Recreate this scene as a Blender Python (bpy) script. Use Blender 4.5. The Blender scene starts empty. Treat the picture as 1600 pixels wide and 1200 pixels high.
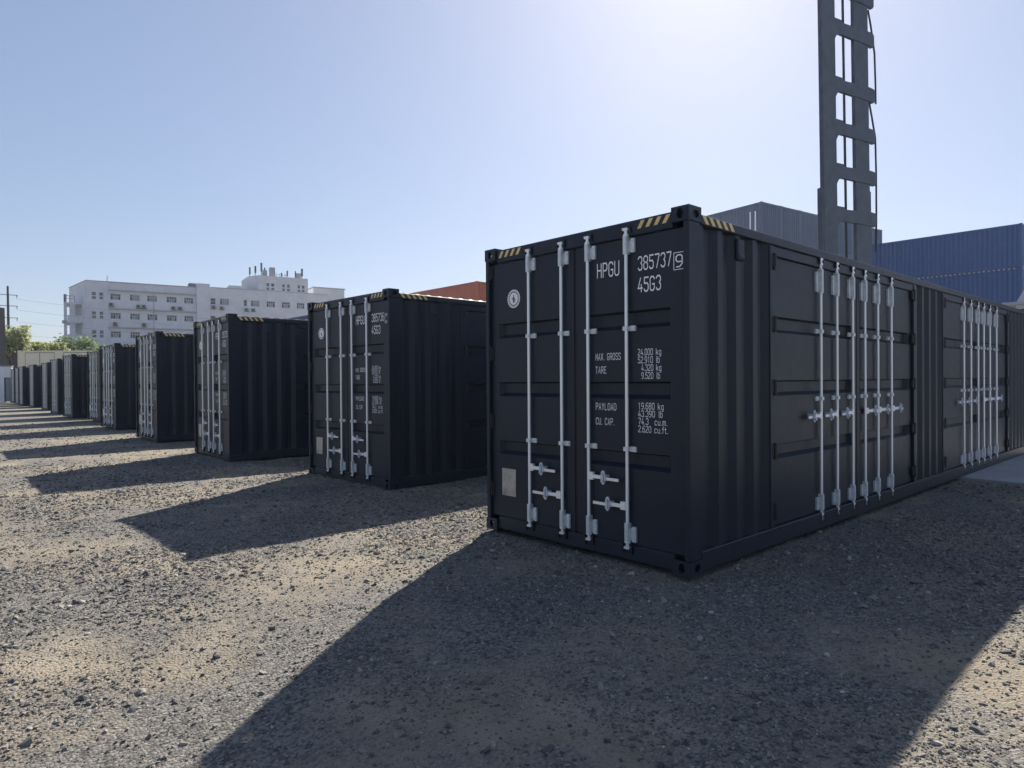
import bpy, bmesh, math, random
import numpy as np
from mathutils import Matrix, Vector

random.seed(7)
rng = np.random.default_rng(7)
SC = bpy.context.scene
COL = SC.collection
R = math.radians

# ------------------------------------------------------------------ camera
cam_d = bpy.data.cameras.new('camera')
cam_d.sensor_width = 36.0
cam_d.lens = 23.337
cam_d.clip_start = 0.05
cam_d.clip_end = 3000
cam = bpy.data.objects.new('camera', cam_d)
COL.objects.link(cam)
fwd = Vector((0.67343, 0.73922, -0.00642)).normalized()
rgt = Vector((0.73919, -0.67346, -0.00685)).normalized()
upv = rgt.cross(fwd)
cam.matrix_world = Matrix(((rgt.x, upv.x, -fwd.x, -4.471), (rgt.y, upv.y, -fwd.y, -2.870),
                           (rgt.z, upv.z, -fwd.z, 1.548), (0, 0, 0, 1)))
SC.camera = cam

# ------------------------------------------------------------------ sky and sun
SUN_AZ = math.atan2(3.32, 2.00)      # clockwise from +Y
SUN_EL = math.atan2(2.896, math.hypot(3.32, 2.00))
world = bpy.data.worlds.new('World')
SC.world = world
world.use_nodes = True
wn = world.node_tree.nodes
wl = world.node_tree.links
wn.clear()
sky_t = wn.new('ShaderNodeTexSky')
sky_t.sky_type = 'NISHITA'
sky_t.sun_disc = False
sky_t.sun_elevation = SUN_EL
sky_t.sun_rotation = SUN_AZ
sky_t.altitude = 0
sky_t.air_density = 1.0
sky_t.dust_density = 0.6
sky_t.ozone_density = 2.5
bg = wn.new('ShaderNodeBackground')
bg.inputs['Strength'].default_value = 0.097
wo = wn.new('ShaderNodeOutputWorld')
gam = wn.new('ShaderNodeGamma')          # even out the very bright aureole, as the phone's tone mapping did
gam.inputs['Gamma'].default_value = 0.62
tint = wn.new('ShaderNodeMix')
tint.data_type = 'RGBA'
tint.blend_type = 'MULTIPLY'
tint.inputs['Factor'].default_value = 1.0
tint.inputs['B'].default_value = (1.10, 1.13, 1.27, 1)
wl.new(sky_t.outputs[0], gam.inputs['Color'])
wl.new(gam.outputs[0], tint.inputs['A'])
wl.new(tint.outputs['Result'], bg.inputs[0])
wl.new(bg.outputs[0], wo.inputs[0])

sun_d = bpy.data.lights.new('sun', 'SUN')
sun_d.energy = 5.0
sun_d.angle = R(0.53)
sun_d.color = (1.0, 0.93, 0.82)
sun = bpy.data.objects.new('sun', sun_d)
COL.objects.link(sun)
to_sun = Vector((math.sin(SUN_AZ) * math.cos(SUN_EL), math.cos(SUN_AZ) * math.cos(SUN_EL), math.sin(SUN_EL)))
sun.rotation_euler = to_sun.to_track_quat('Z', 'Y').to_euler()
sun.location = (20, 10, 40)

vs = SC.view_settings
vs.view_transform = 'Standard'
vs.look = 'None'
vs.exposure = 0.95
vs.gamma = 1.0
vs.use_curve_mapping = False

# ------------------------------------------------------------------ materials
def mat(name, col, rough=0.6, metal=0.0, var=0.0, vscale=3.0, bump=0.0, bscale=60.0, col2=None, spec=0.5, coat=0.0, trans=0.0):
    m = bpy.data.materials.new(name)
    m.use_nodes = True
    nt = m.node_tree
    b = nt.nodes['Principled BSDF']
    b.inputs['Base Color'].default_value = (*col, 1)
    b.inputs['Roughness'].default_value = rough
    b.inputs['Metallic'].default_value = metal
    b.inputs['Specular IOR Level'].default_value = spec
    if coat:
        b.inputs['Coat Weight'].default_value = coat
        b.inputs['Coat Roughness'].default_value = 0.25
    tc = nt.nodes.new('ShaderNodeTexCoord')
    if var or col2:
        n = nt.nodes.new('ShaderNodeTexNoise')
        n.inputs['Scale'].default_value = vscale
        n.inputs['Detail'].default_value = 6
        n.inputs['Roughness'].default_value = 0.65
        nt.links.new(tc.outputs['Object'], n.inputs['Vector'])
        ramp = nt.nodes.new('ShaderNodeValToRGB')
        c2 = col2 if col2 else tuple(min(1, c * (1 + var)) for c in col)
        c1 = col if col2 else tuple(c * (1 - var) for c in col)
        ramp.color_ramp.elements[0].position = 0.35
        ramp.color_ramp.elements[1].position = 0.68
        ramp.color_ramp.elements[0].color = (*c1, 1)
        ramp.color_ramp.elements[1].color = (*c2, 1)
        nt.links.new(n.outputs['Fac'], ramp.inputs['Fac'])
        nt.links.new(ramp.outputs['Color'], b.inputs['Base Color'])
        mr = nt.nodes.new('ShaderNodeMapRange')
        mr.inputs['To Min'].default_value = max(0.05, rough - 0.08)
        mr.inputs['To Max'].default_value = min(1, rough + 0.1)
        nt.links.new(n.outputs['Fac'], mr.inputs['Value'])
        nt.links.new(mr.outputs['Result'], b.inputs['Roughness'])
    if bump:
        n2 = nt.nodes.new('ShaderNodeTexNoise')
        n2.inputs['Scale'].default_value = bscale
        n2.inputs['Detail'].default_value = 4
        nt.links.new(tc.outputs['Object'], n2.inputs['Vector'])
        bp = nt.nodes.new('ShaderNodeBump')
        bp.inputs['Strength'].default_value = bump
        bp.inputs['Distance'].default_value = 0.01
        nt.links.new(n2.outputs['Fac'], bp.inputs['Height'])
        nt.links.new(bp.outputs['Normal'], b.inputs['Normal'])
    return m

def paint_mat(name, col, rough=0.4, dust=(0.16, 0.14, 0.12), dust_h=0.45, bump=0.22):
    """container paint: slight tone drift, dry dust splashed up from the ground, faint sheet waviness"""
    m = bpy.data.materials.new(name)
    m.use_nodes = True
    nt = m.node_tree
    L = nt.links
    b = nt.nodes['Principled BSDF']
    b.inputs['Specular IOR Level'].default_value = 0.34
    tc = nt.nodes.new('ShaderNodeTexCoord')
    n = nt.nodes.new('ShaderNodeTexNoise')
    n.inputs['Scale'].default_value = 1.3
    n.inputs['Detail'].default_value = 7
    n.inputs['Roughness'].default_value = 0.7
    L.new(tc.outputs['Object'], n.inputs['Vector'])
    ramp = nt.nodes.new('ShaderNodeValToRGB')
    ramp.color_ramp.elements[0].color = (*[c * 0.82 for c in col], 1)
    ramp.color_ramp.elements[1].color = (*[c * 1.2 for c in col], 1)
    L.new(n.outputs['Fac'], ramp.inputs['Fac'])
    sep = nt.nodes.new('ShaderNodeSeparateXYZ')
    L.new(tc.outputs['Object'], sep.inputs[0])
    mr = nt.nodes.new('ShaderNodeMapRange')
    mr.inputs['From Min'].default_value = 0.0
    mr.inputs['From Max'].default_value = dust_h
    mr.inputs['To Min'].default_value = 0.28
    mr.inputs['To Max'].default_value = 0.015
    L.new(sep.outputs['Z'], mr.inputs['Value'])
    n3 = nt.nodes.new('ShaderNodeTexNoise')
    n3.inputs['Scale'].default_value = 9
    n3.inputs['Detail'].default_value = 8
    n3.inputs['Roughness'].default_value = 0.75
    L.new(tc.outputs['Object'], n3.inputs['Vector'])
    mul = nt.nodes.new('ShaderNodeMath')
    mul.operation = 'MULTIPLY'
    L.new(mr.outputs['Result'], mul.inputs[0])
    L.new(n3.outputs['Fac'], mul.inputs[1])
    mix = nt.nodes.new('ShaderNodeMix')
    mix.data_type = 'RGBA'
    L.new(mul.outputs[0], mix.inputs['Factor'])
    L.new(ramp.outputs['Color'], mix.inputs['A'])
    mix.inputs['B'].default_value = (*dust, 1)
    L.new(mix.outputs['Result'], b.inputs['Base Color'])
    rr = nt.nodes.new('ShaderNodeMapRange')
    rr.inputs['To Min'].default_value = rough - 0.08
    rr.inputs['To Max'].default_value = rough + 0.16
    L.new(n3.outputs['Fac'], rr.inputs['Value'])
    L.new(rr.outputs['Result'], b.inputs['Roughness'])
    n2 = nt.nodes.new('ShaderNodeTexNoise')
    n2.inputs['Scale'].default_value = 3.2
    n2.inputs['Detail'].default_value = 2
    L.new(tc.outputs['Object'], n2.inputs['Vector'])
    bp = nt.nodes.new('ShaderNodeBump')
    bp.inputs['Strength'].default_value = bump
    bp.inputs['Distance'].default_value = 0.02
    L.new(n2.outputs['Fac'], bp.inputs['Height'])
    L.new(bp.outputs['Normal'], b.inputs['Normal'])
    return m

M = {}
M['black'] = paint_mat('graphite_paint', (0.0115, 0.0175, 0.032), 0.40, dust=(0.12, 0.12, 0.125))
M['seal'] = mat('door_rubber', (0.008, 0.008, 0.009), 0.6)
M['galv'] = mat('galvanised_steel', (0.90, 0.91, 0.92), 0.32, 0.35, 0.03, 2.5)
M['galv_cast'] = mat('galvanised_casting', (0.70, 0.72, 0.74), 0.42, 0.4, 0.12, 18)
M['hinge'] = mat('hinge_paint', (0.012, 0.013, 0.018), 0.5, var=0.2)
M['white'] = mat('white_lettering', (0.95, 0.95, 0.96), 0.45)
M['figure'] = mat('emblem_grey', (0.10, 0.11, 0.14), 0.55)
M['yellow'] = mat('yellow_marking', (0.80, 0.58, 0.25), 0.5, var=0.12, vscale=20)
M['dblack'] = mat('black_marking', (0.012, 0.012, 0.014), 0.5)
M['plate'] = mat('plate_metal', (0.52, 0.52, 0.52), 0.32, 0.8, 0.3, 7)
M['zinc'] = mat('zinc_catch', (0.45, 0.55, 0.72), 0.3, 0.9)
M['bgrey'] = paint_mat('grey_stack_paint', (0.13, 0.175, 0.25), 0.5, dust_h=1.0)
M['blue'] = paint_mat('blue_stack_paint', (0.05, 0.11, 0.27), 0.45, dust_h=0.4)
M['orange'] = paint_mat('orange_stack_paint', (0.62, 0.20, 0.12), 0.5, dust_h=0.4)
M['beige'] = paint_mat('beige_paint', (0.80, 0.72, 0.55), 0.5, dust_h=0.4)
M['brown'] = paint_mat('brown_paint', (0.06, 0.045, 0.05), 0.5)
M['seam'] = mat('dark_seam', (0.06, 0.055, 0.05), 0.7)
M['mast'] = mat('mast_paint', (0.06, 0.072, 0.10), 0.45, var=0.3, vscale=2.5)
M['cable'] = mat('black_hose', (0.012, 0.012, 0.015), 0.5)
M['tyre'] = mat('tyre_rubber', (0.02, 0.02, 0.02), 0.85)
M['wallw'] = mat('building_render', (0.66, 0.675, 0.72), 0.85, var=0.09, vscale=0.5)
M['trim'] = mat('building_ledge', (0.40, 0.41, 0.45), 0.85, var=0.1, vscale=0.6)
M['roofd'] = mat('roof_covering', (0.22, 0.22, 0.24), 0.9)
M['frame'] = mat('window_frame', (0.55, 0.57, 0.62), 0.5)
M['glass'] = mat('dark_glass', (0.02, 0.025, 0.035), 0.08, spec=0.8)
M['curtain'] = mat('pale_curtain_pane', (0.24, 0.26, 0.30), 0.3)
M['ac'] = mat('ac_casing', (0.42, 0.43, 0.45), 0.6)
M['acf'] = mat('ac_grille', (0.06, 0.06, 0.07), 0.7)
M['ant'] = mat('antenna_panel', (0.11, 0.115, 0.13), 0.6)
M['wooden'] = mat('pole_concrete', (0.07, 0.075, 0.08), 0.8, var=0.2, vscale=5)
M['pillar'] = mat('pillar_coating', (0.010, 0.014, 0.022), 0.8, var=0.2, vscale=1, spec=0.1)
M['wallp'] = mat('white_wall_paint', (0.78, 0.79, 0.82), 0.8, var=0.08, vscale=1.5)
M['gatef'] = mat('gate_frame_paint', (0.05, 0.05, 0.06), 0.6)
M['gatep'] = mat('gate_sheet', (0.28, 0.28, 0.32), 0.6, var=0.12)
M['shed'] = mat('pale_sheet_metal', (0.50, 0.51, 0.54), 0.5, var=0.06)
M['bark'] = mat('bark', (0.07, 0.055, 0.04), 0.9, var=0.3, vscale=6)
M['twig'] = mat('dry_wood', (0.30, 0.24, 0.16), 0.8)

def leaf_mat(name, c1, c2):
    m = bpy.data.materials.new(name)
    m.use_nodes = True
    nt = m.node_tree
    L = nt.links
    nt.nodes.clear()
    out = nt.nodes.new('ShaderNodeOutputMaterial')
    d = nt.nodes.new('ShaderNodeBsdfDiffuse')
    t = nt.nodes.new('ShaderNodeBsdfTranslucent')
    mx = nt.nodes.new('ShaderNodeMixShader')
    mx.inputs[0].default_value = 0.5
    geo = nt.nodes.new('ShaderNodeNewGeometry')
    ramp = nt.nodes.new('ShaderNodeValToRGB')
    ramp.color_ramp.elements[0].color = (*c1, 1)
    ramp.color_ramp.elements[1].color = (*c2, 1)
    L.new(geo.outputs['Random Per Island'], ramp.inputs['Fac'])
    L.new(ramp.outputs['Color'], d.inputs['Color'])
    L.new(ramp.outputs['Color'], t.inputs['Color'])
    L.new(d.outputs[0], mx.inputs[1])
    L.new(t.outputs[0], mx.inputs[2])
    L.new(mx.outputs[0], out.inputs[0])
    return m
M['leaf_pale'] = leaf_mat('pale_leaves', (0.20, 0.24, 0.11), (0.52, 0.54, 0.31))
M['leaf_yel'] = leaf_mat('yellow_green_leaves', (0.22, 0.26, 0.08), (0.52, 0.53, 0.24))
M['leaf_grn'] = leaf_mat('green_leaves', (0.10, 0.16, 0.06), (0.30, 0.37, 0.17))

# ------------------------------------------------------------------ mesh helpers
class MB:
    def __init__(self):
        self.v = []; self.f = []; self.mi = []; self.cur = 0
    def add(self, vs_, fs):
        o = len(self.v)
        self.v += [tuple(p) for p in vs_]
        for f in fs:
            self.f.append(tuple(i + o for i in f)); self.mi.append(self.cur)
        return self
    def quad(self, a, b, c, d):
        return self.add([a, b, c, d], [(0, 1, 2, 3)])
    def box(self, x0, x1, y0, y1, z0, z1, c=0.0):
        if c <= 0:
            vs_ = [(x, y, z) for x in (x0, x1) for y in (y0, y1) for z in (z0, z1)]
            return self.add(vs_, [(0, 1, 3, 2), (4, 6, 7, 5), (0, 4, 5, 1), (2, 3, 7, 6), (0, 2, 6, 4), (1, 5, 7, 3)])
        bm = bmesh.new()
        bmesh.ops.create_cube(bm, size=1)
        for v in bm.verts:
            v.co = ((x0 + x1) / 2 + v.co.x * (x1 - x0), (y0 + y1) / 2 + v.co.y * (y1 - y0), (z0 + z1) / 2 + v.co.z * (z1 - z0))
        bmesh.ops.bevel(bm, geom=list(bm.edges), offset=c, segments=1, affect='EDGES', profile=0.5)
        bm.verts.index_update()
        self.add([v.co[:] for v in bm.verts], [[v.index for v in f.verts] for f in bm.faces])
        bm.free()
        return self
    def tube(self, pts, r, n=8, cap=True, radii=None):
        pts = [Vector(p) for p in pts]
        rings = []
        for i, p in enumerate(pts):
            d = (pts[min(i + 1, len(pts) - 1)] - pts[max(i - 1, 0)]).normalized()
            a = d.cross(Vector((0, 0, 1)) if abs(d.z) < 0.9 else Vector((1, 0, 0))).normalized()
            b = d.cross(a)
            rr = radii[i] if radii else r
            rings.append([p + (a * math.cos(2 * math.pi * k / n) + b * math.sin(2 * math.pi * k / n)) * rr for k in range(n)])
        vs_ = [q for ring in rings for q in ring]
        fs = []
        for i in range(len(pts) - 1):
            for k in range(n):
                fs.append((i * n + k, i * n + (k + 1) % n, (i + 1) * n + (k + 1) % n, (i + 1) * n + k))
        if cap:
            fs.append(tuple(range(n)))
            fs.append(tuple((len(pts) - 1) * n + k for k in range(n)))
        return self.add(vs_, fs)
    def prism(self, poly, axis, a, b):
        """poly: 2-D outline; axis: 0,1,2 = the axis it is swept along from a to b"""
        def P(q, t):
            l = list(q); l.insert(axis, t); return tuple(l)
        n = len(poly)
        vs_ = [P(q, a) for q in poly] + [P(q, b) for q in poly]
        fs = [tuple(range(n)), tuple(range(n, 2 * n))] + [(k, (k + 1) % n, (k + 1) % n + n, k + n) for k in range(n)]
        return self.add(vs_, fs)
    def holed(self, o, u, v, n, w, h, rx, ry, t):
        """a plate w x h of thickness t (along n) with an oval hole in its middle"""
        o, u, v, n = Vector(o), Vector(u), Vector(v), Vector(n)
        K = 16
        outer, inner = [], []
        for k in range(K):
            a = 2 * math.pi * (k + 0.5) / K
            c, s = math.cos(a), math.sin(a)
            m = max(abs(c), abs(s))
            outer.append((w / 2 * (1 + c / m), h / 2 * (1 + s / m)))
            inner.append((w / 2 + rx * c, h / 2 + ry * s))
        # snap the four nearest ring points to the corners
        for k in (1, 5, 9, 13):
            outer[k] = (w if outer[k][0] > w / 2 else 0, h if outer[k][1] > h / 2 else 0)
        vs_ = []
        for d in (0, t):
            for ring in (outer, inner):
                vs_ += [o + u * q[0] + v * q[1] + n * d for q in ring]
        fs = []
        for k in range(K):
            j = (k + 1) % K
            fs.append((k, j, K + j, K + k))
            fs.append((2 * K + k, 2 * K + j, 3 * K + j, 3 * K + k))
            fs.append((K + k, K + j, 3 * K + j, 3 * K + k))
            fs.append((k, j, 2 * K + j, 2 * K + k))
        return self.add(vs_, fs)
    def mesh(self, name, mats, smooth=False):
        me = bpy.data.meshes.new(name)
        me.from_pydata(self.v, [], self.f)
        for m in (mats if isinstance(mats, (list, tuple)) else [mats]):
            me.materials.append(m)
        if len(set(self.mi)) > 1:
            me.polygons.foreach_set('material_index', self.mi)
        bm = bmesh.new()
        bm.from_mesh(me)
        bmesh.ops.recalc_face_normals(bm, faces=bm.faces)
        bm.to_mesh(me)
        bm.free()
        if smooth:
            me.polygons.foreach_set('use_smooth', [True] * len(me.polygons))
            try:
                me.set_sharp_from_angle(angle=R(40))
            except Exception:
                pass
        me.update()
        return me
    def build(self, name, mats, parent=None, smooth=False):
        o = bpy.data.objects.new(name, self.mesh(name, mats, smooth))
        COL.objects.link(o)
        o.parent = parent
        return o

def inst(name, me, parent=None, loc=(0, 0, 0)):
    o = bpy.data.objects.new(name, me)
    COL.objects.link(o)
    o.parent = parent
    o.location = loc
    return o

def tag(o, label=None, cat=None, group=None, kind=None):
    if label: o['label'] = label
    if cat: o['category'] = cat
    if group: o['group'] = group
    if kind: o['kind'] = kind
    return o

def thing(name, label, cat, loc=(0, 0, 0), rz=0, group=None):
    o = bpy.data.objects.new(name, None)
    o.empty_display_size = 0.3
    COL.objects.link(o)
    o.location = loc
    o.rotation_euler = (0, 0, rz)
    return tag(o, label, cat, group)

def copy_tree(o, parent=None, skip=()):
    c = o.copy()
    COL.objects.link(c)
    c.parent = parent
    for ch in list(o.children):
        if ch.name.split('.')[0] not in skip:
            copy_tree(ch, c, skip)
    return c

# ------------------------------------------------------------------ ground
def vnoise(x, y, seed):
    """smooth value noise on arrays"""
    xi = np.floor(x).astype(np.int64); yi = np.floor(y).astype(np.int64)
    xf = x - xi; yf = y - yi
    xf = xf * xf * (3 - 2 * xf); yf = yf * yf * (3 - 2 * yf)
    def h(a, b):
        n = (a * 374761393 + b * 668265263 + seed * 1442695041) & 0x7fffffff
        n = ((n ^ (n >> 13)) * 1274126177) & 0x7fffffff
        return ((n ^ (n >> 16)) & 0xffff) / 65535.0
    return (h(xi, yi) * (1 - xf) + h(xi + 1, yi) * xf) * (1 - yf) + (h(xi, yi + 1) * (1 - xf) + h(xi + 1, yi + 1) * xf) * yf

def ground_z(x, y):
    x = np.asarray(x, float); y = np.asarray(y, float)
    z = -0.0018 * np.clip(y - 6, 0, 70)
    amp = np.exp(-np.maximum(np.hypot(x + 2, y - 2) - 12, 0) / 12)
    z = z + amp * (0.030 * (vnoise(x * 0.7, y * 0.7, 3) - 0.5) + 0.022 * (vnoise(x * 2.3, y * 2.3, 5) - 0.5)
                   + 0.012 * (vnoise(x * 7, y * 7, 8) - 0.5) + 0.008 * (vnoise(x * 15, y * 15, 9) - 0.5)) - 0.02
    # rise and hollow added to move where the near container's shadow edges fall
    z = z + 0.11 * np.exp(-(((x - 0.2) / 2.2) ** 2 + ((y + 2.5) / 0.95) ** 2))
    z = z - 0.19 * np.exp(-(((x + 4.3) / 1.5) ** 2 + ((y - 0.2) / 1.7) ** 2))
    return z

def axis_grid(lo, hi, step, far):
    a = list(np.arange(lo, hi + 1e-6, step))
    s = step; q = lo; pre = []
    while q > -far:
        s *= 1.22; q -= s; pre.append(q)
    s = step; q = hi; post = []
    while q < far:
        s *= 1.22; q += s; post.append(q)
    return np.array(pre[::-1] + a + post)

def grid_mesh(name, xs, ys, zf):
    X, Y = np.meshgrid(xs, ys, indexing='ij')
    Z = zf(X, Y)
    nx, ny = X.shape
    co = np.stack([X, Y, Z], -1).reshape(-1, 3).astype(np.float32)
    i = np.arange(nx * ny).reshape(nx, ny)
    q = np.stack([i[:-1, :-1], i[1:, :-1], i[1:, 1:], i[:-1, 1:]], -1).reshape(-1, 4).astype(np.int32)
    me = bpy.data.meshes.new(name)
    me.vertices.add(len(co)); me.vertices.foreach_set('co', co.ravel())
    me.loops.add(q.size); me.loops.foreach_set('vertex_index', q.ravel())
    me.polygons.add(len(q)); me.polygons.foreach_set('loop_start', np.arange(0, q.size, 4, dtype=np.int32))
    me.update(calc_edges=True)
    me.polygons.foreach_set('use_smooth', [True] * len(q))
    return me

def ground_material():
    m = bpy.data.materials.new('sandy_gravel')
    m.use_nodes = True
    nt = m.node_tree
    L = nt.links
    b = nt.nodes['Principled BSDF']
    b.inputs['Roughness'].default_value = 0.92
    b.inputs['Specular IOR Level'].default_value = 0.25
    tc = nt.nodes.new('ShaderNodeTexCoord')
    def noise(scale, detail=6, rough=0.6):
        n = nt.nodes.new('ShaderNodeTexNoise')
        n.inputs['Scale'].default_value = scale
        n.inputs['Detail'].default_value = detail
        n.inputs['Roughness'].default_value = rough
        L.new(tc.outputs['Object'], n.inputs['Vector'])
        return n.outputs['Fac']
    def ramp(fac, p0, c0, p1, c1):
        r = nt.nodes.new('ShaderNodeValToRGB')
        r.color_ramp.elements[0].position = p0; r.color_ramp.elements[0].color = (*c0, 1)
        r.color_ramp.elements[1].position = p1; r.color_ramp.elements[1].color = (*c1, 1)
        L.new(fac, r.inputs['Fac'])
        return r.outputs['Color']
    def mixc(f, a, c, mode='MIX'):
        x = nt.nodes.new('ShaderNodeMix')
        x.data_type = 'RGBA'; x.blend_type = mode
        if isinstance(f, float): x.inputs['Factor'].default_value = f
        else: L.new(f, x.inputs['Factor'])
        L.new(a, x.inputs['A']); L.new(c, x.inputs['B'])
        return x.outputs['Result']
    sand = ramp(noise(2.2, 8, 0.7), 0.3, (0.225, 0.19, 0.145), 0.7, (0.37, 0.32, 0.25))
    vor = nt.nodes.new('ShaderNodeTexVoronoi')
    vor.inputs['Scale'].default_value = 60
    vor.inputs['Randomness'].default_value = 1
    L.new(tc.outputs['Object'], vor.inputs['Vector'])
    sepc = nt.nodes.new('ShaderNodeSeparateColor')
    L.new(vor.outputs['Color'], sepc.inputs[0])
    peb = ramp(sepc.outputs[0], 0.0, (0.08, 0.077, 0.073), 1.0, (0.29, 0.272, 0.245))
    patch = ramp(noise(0.62, 8, 0.66), 0.41, (0, 0, 0), 0.55, (1, 1, 1))
    ca = mixc(patch, sand, peb)
    fine = ramp(noise(130, 4, 0.7), 0.30, (0.62, 0.62, 0.62), 0.75, (1.15, 1.15, 1.15))
    cb = mixc(0.8, ca, fine, 'MULTIPLY')
    L.new(cb, b.inputs['Base Color'])
    bp = nt.nodes.new('ShaderNodeBump')
    bp.inputs['Strength'].default_value = 0.75
    bp.inputs['Distance'].default_value = 0.012
    inv = nt.nodes.new('ShaderNodeMath'); inv.operation = 'SUBTRACT'; inv.inputs[0].default_value = 1.0
    L.new(vor.outputs['Distance'], inv.inputs[1])
    ad = nt.nodes.new('ShaderNodeMath'); ad.operation = 'ADD'
    L.new(inv.outputs[0], ad.inputs[0]); L.new(noise(75, 5, 0.7), ad.inputs[1])
    L.new(ad.outputs[0], bp.inputs['Height'])
    L.new(bp.outputs['Normal'], b.inputs['Normal'])
    return m
M['ground'] = ground_material()

gme = grid_mesh('ground', axis_grid(-7, 13, 0.06, 300), axis_grid(-5, 15, 0.06, 300), ground_z)
gme.materials.append(M['ground'])
ground = tag(inst('ground', gme), kind='structure')

# concrete slab beyond the near container's middle
cm = mat('concrete_slab', (0.33, 0.33, 0.33), 0.85, var=0.14, vscale=1.1, bump=0.25, bscale=45)
s = MB()
s.prism([(7.42, -0.2), (7.55, 0.6), (12.4, 0.9), (60, 1.2), (60, -40), (6.0, -40), (6.9, -6), (7.2, -2)], 2, -0.20, 0.012)
tag(s.build('concrete_pavement', cm), kind='structure')

# loose stones
def stone_material():
    m = bpy.data.materials.new('loose_stone')
    m.use_nodes = True
    nt = m.node_tree
    L = nt.links
    b = nt.nodes['Principled BSDF']
    b.inputs['Roughness'].default_value = 0.85
    b.inputs['Specular IOR Level'].default_value = 0.3
    oi = nt.nodes.new('ShaderNodeObjectInfo')
    r = nt.nodes.new('ShaderNodeValToRGB')
    e = r.color_ramp.elements
    e[0].position = 0.0; e[0].color = (0.095, 0.095, 0.095, 1)
    e[1].position = 1.0; e[1].color = (0.62, 0.60, 0.56, 1)
    for p, c in ((0.35, (0.175, 0.168, 0.16)), (0.65, (0.26, 0.243, 0.218)), (0.9, (0.34, 0.315, 0.275)), (0.985, (0.42, 0.395, 0.35))):
        x = e.new(p); x.color = (*c, 1)
    L.new(oi.outputs['Random'], r.inputs['Fac'])
    geo = nt.nodes.new('ShaderNodeTexCoord')
    n = nt.nodes.new('ShaderNodeTexNoise'); n.inputs['Scale'].default_value = 2.5; n.inputs['Detail'].default_value = 4
    L.new(geo.outputs['Object'], n.inputs['Vector'])
    mx = nt.nodes.new('ShaderNodeMix'); mx.data_type = 'RGBA'; mx.blend_type = 'MULTIPLY'; mx.inputs['Factor'].default_value = 0.5
    L.new(r.outputs['Color'], mx.inputs['A']); L.new(n.outputs['Fac'], mx.inputs['B'])
    L.new(mx.outputs['Result'], b.inputs['Base Color'])
    return m
M['stone'] = stone_material()

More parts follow.
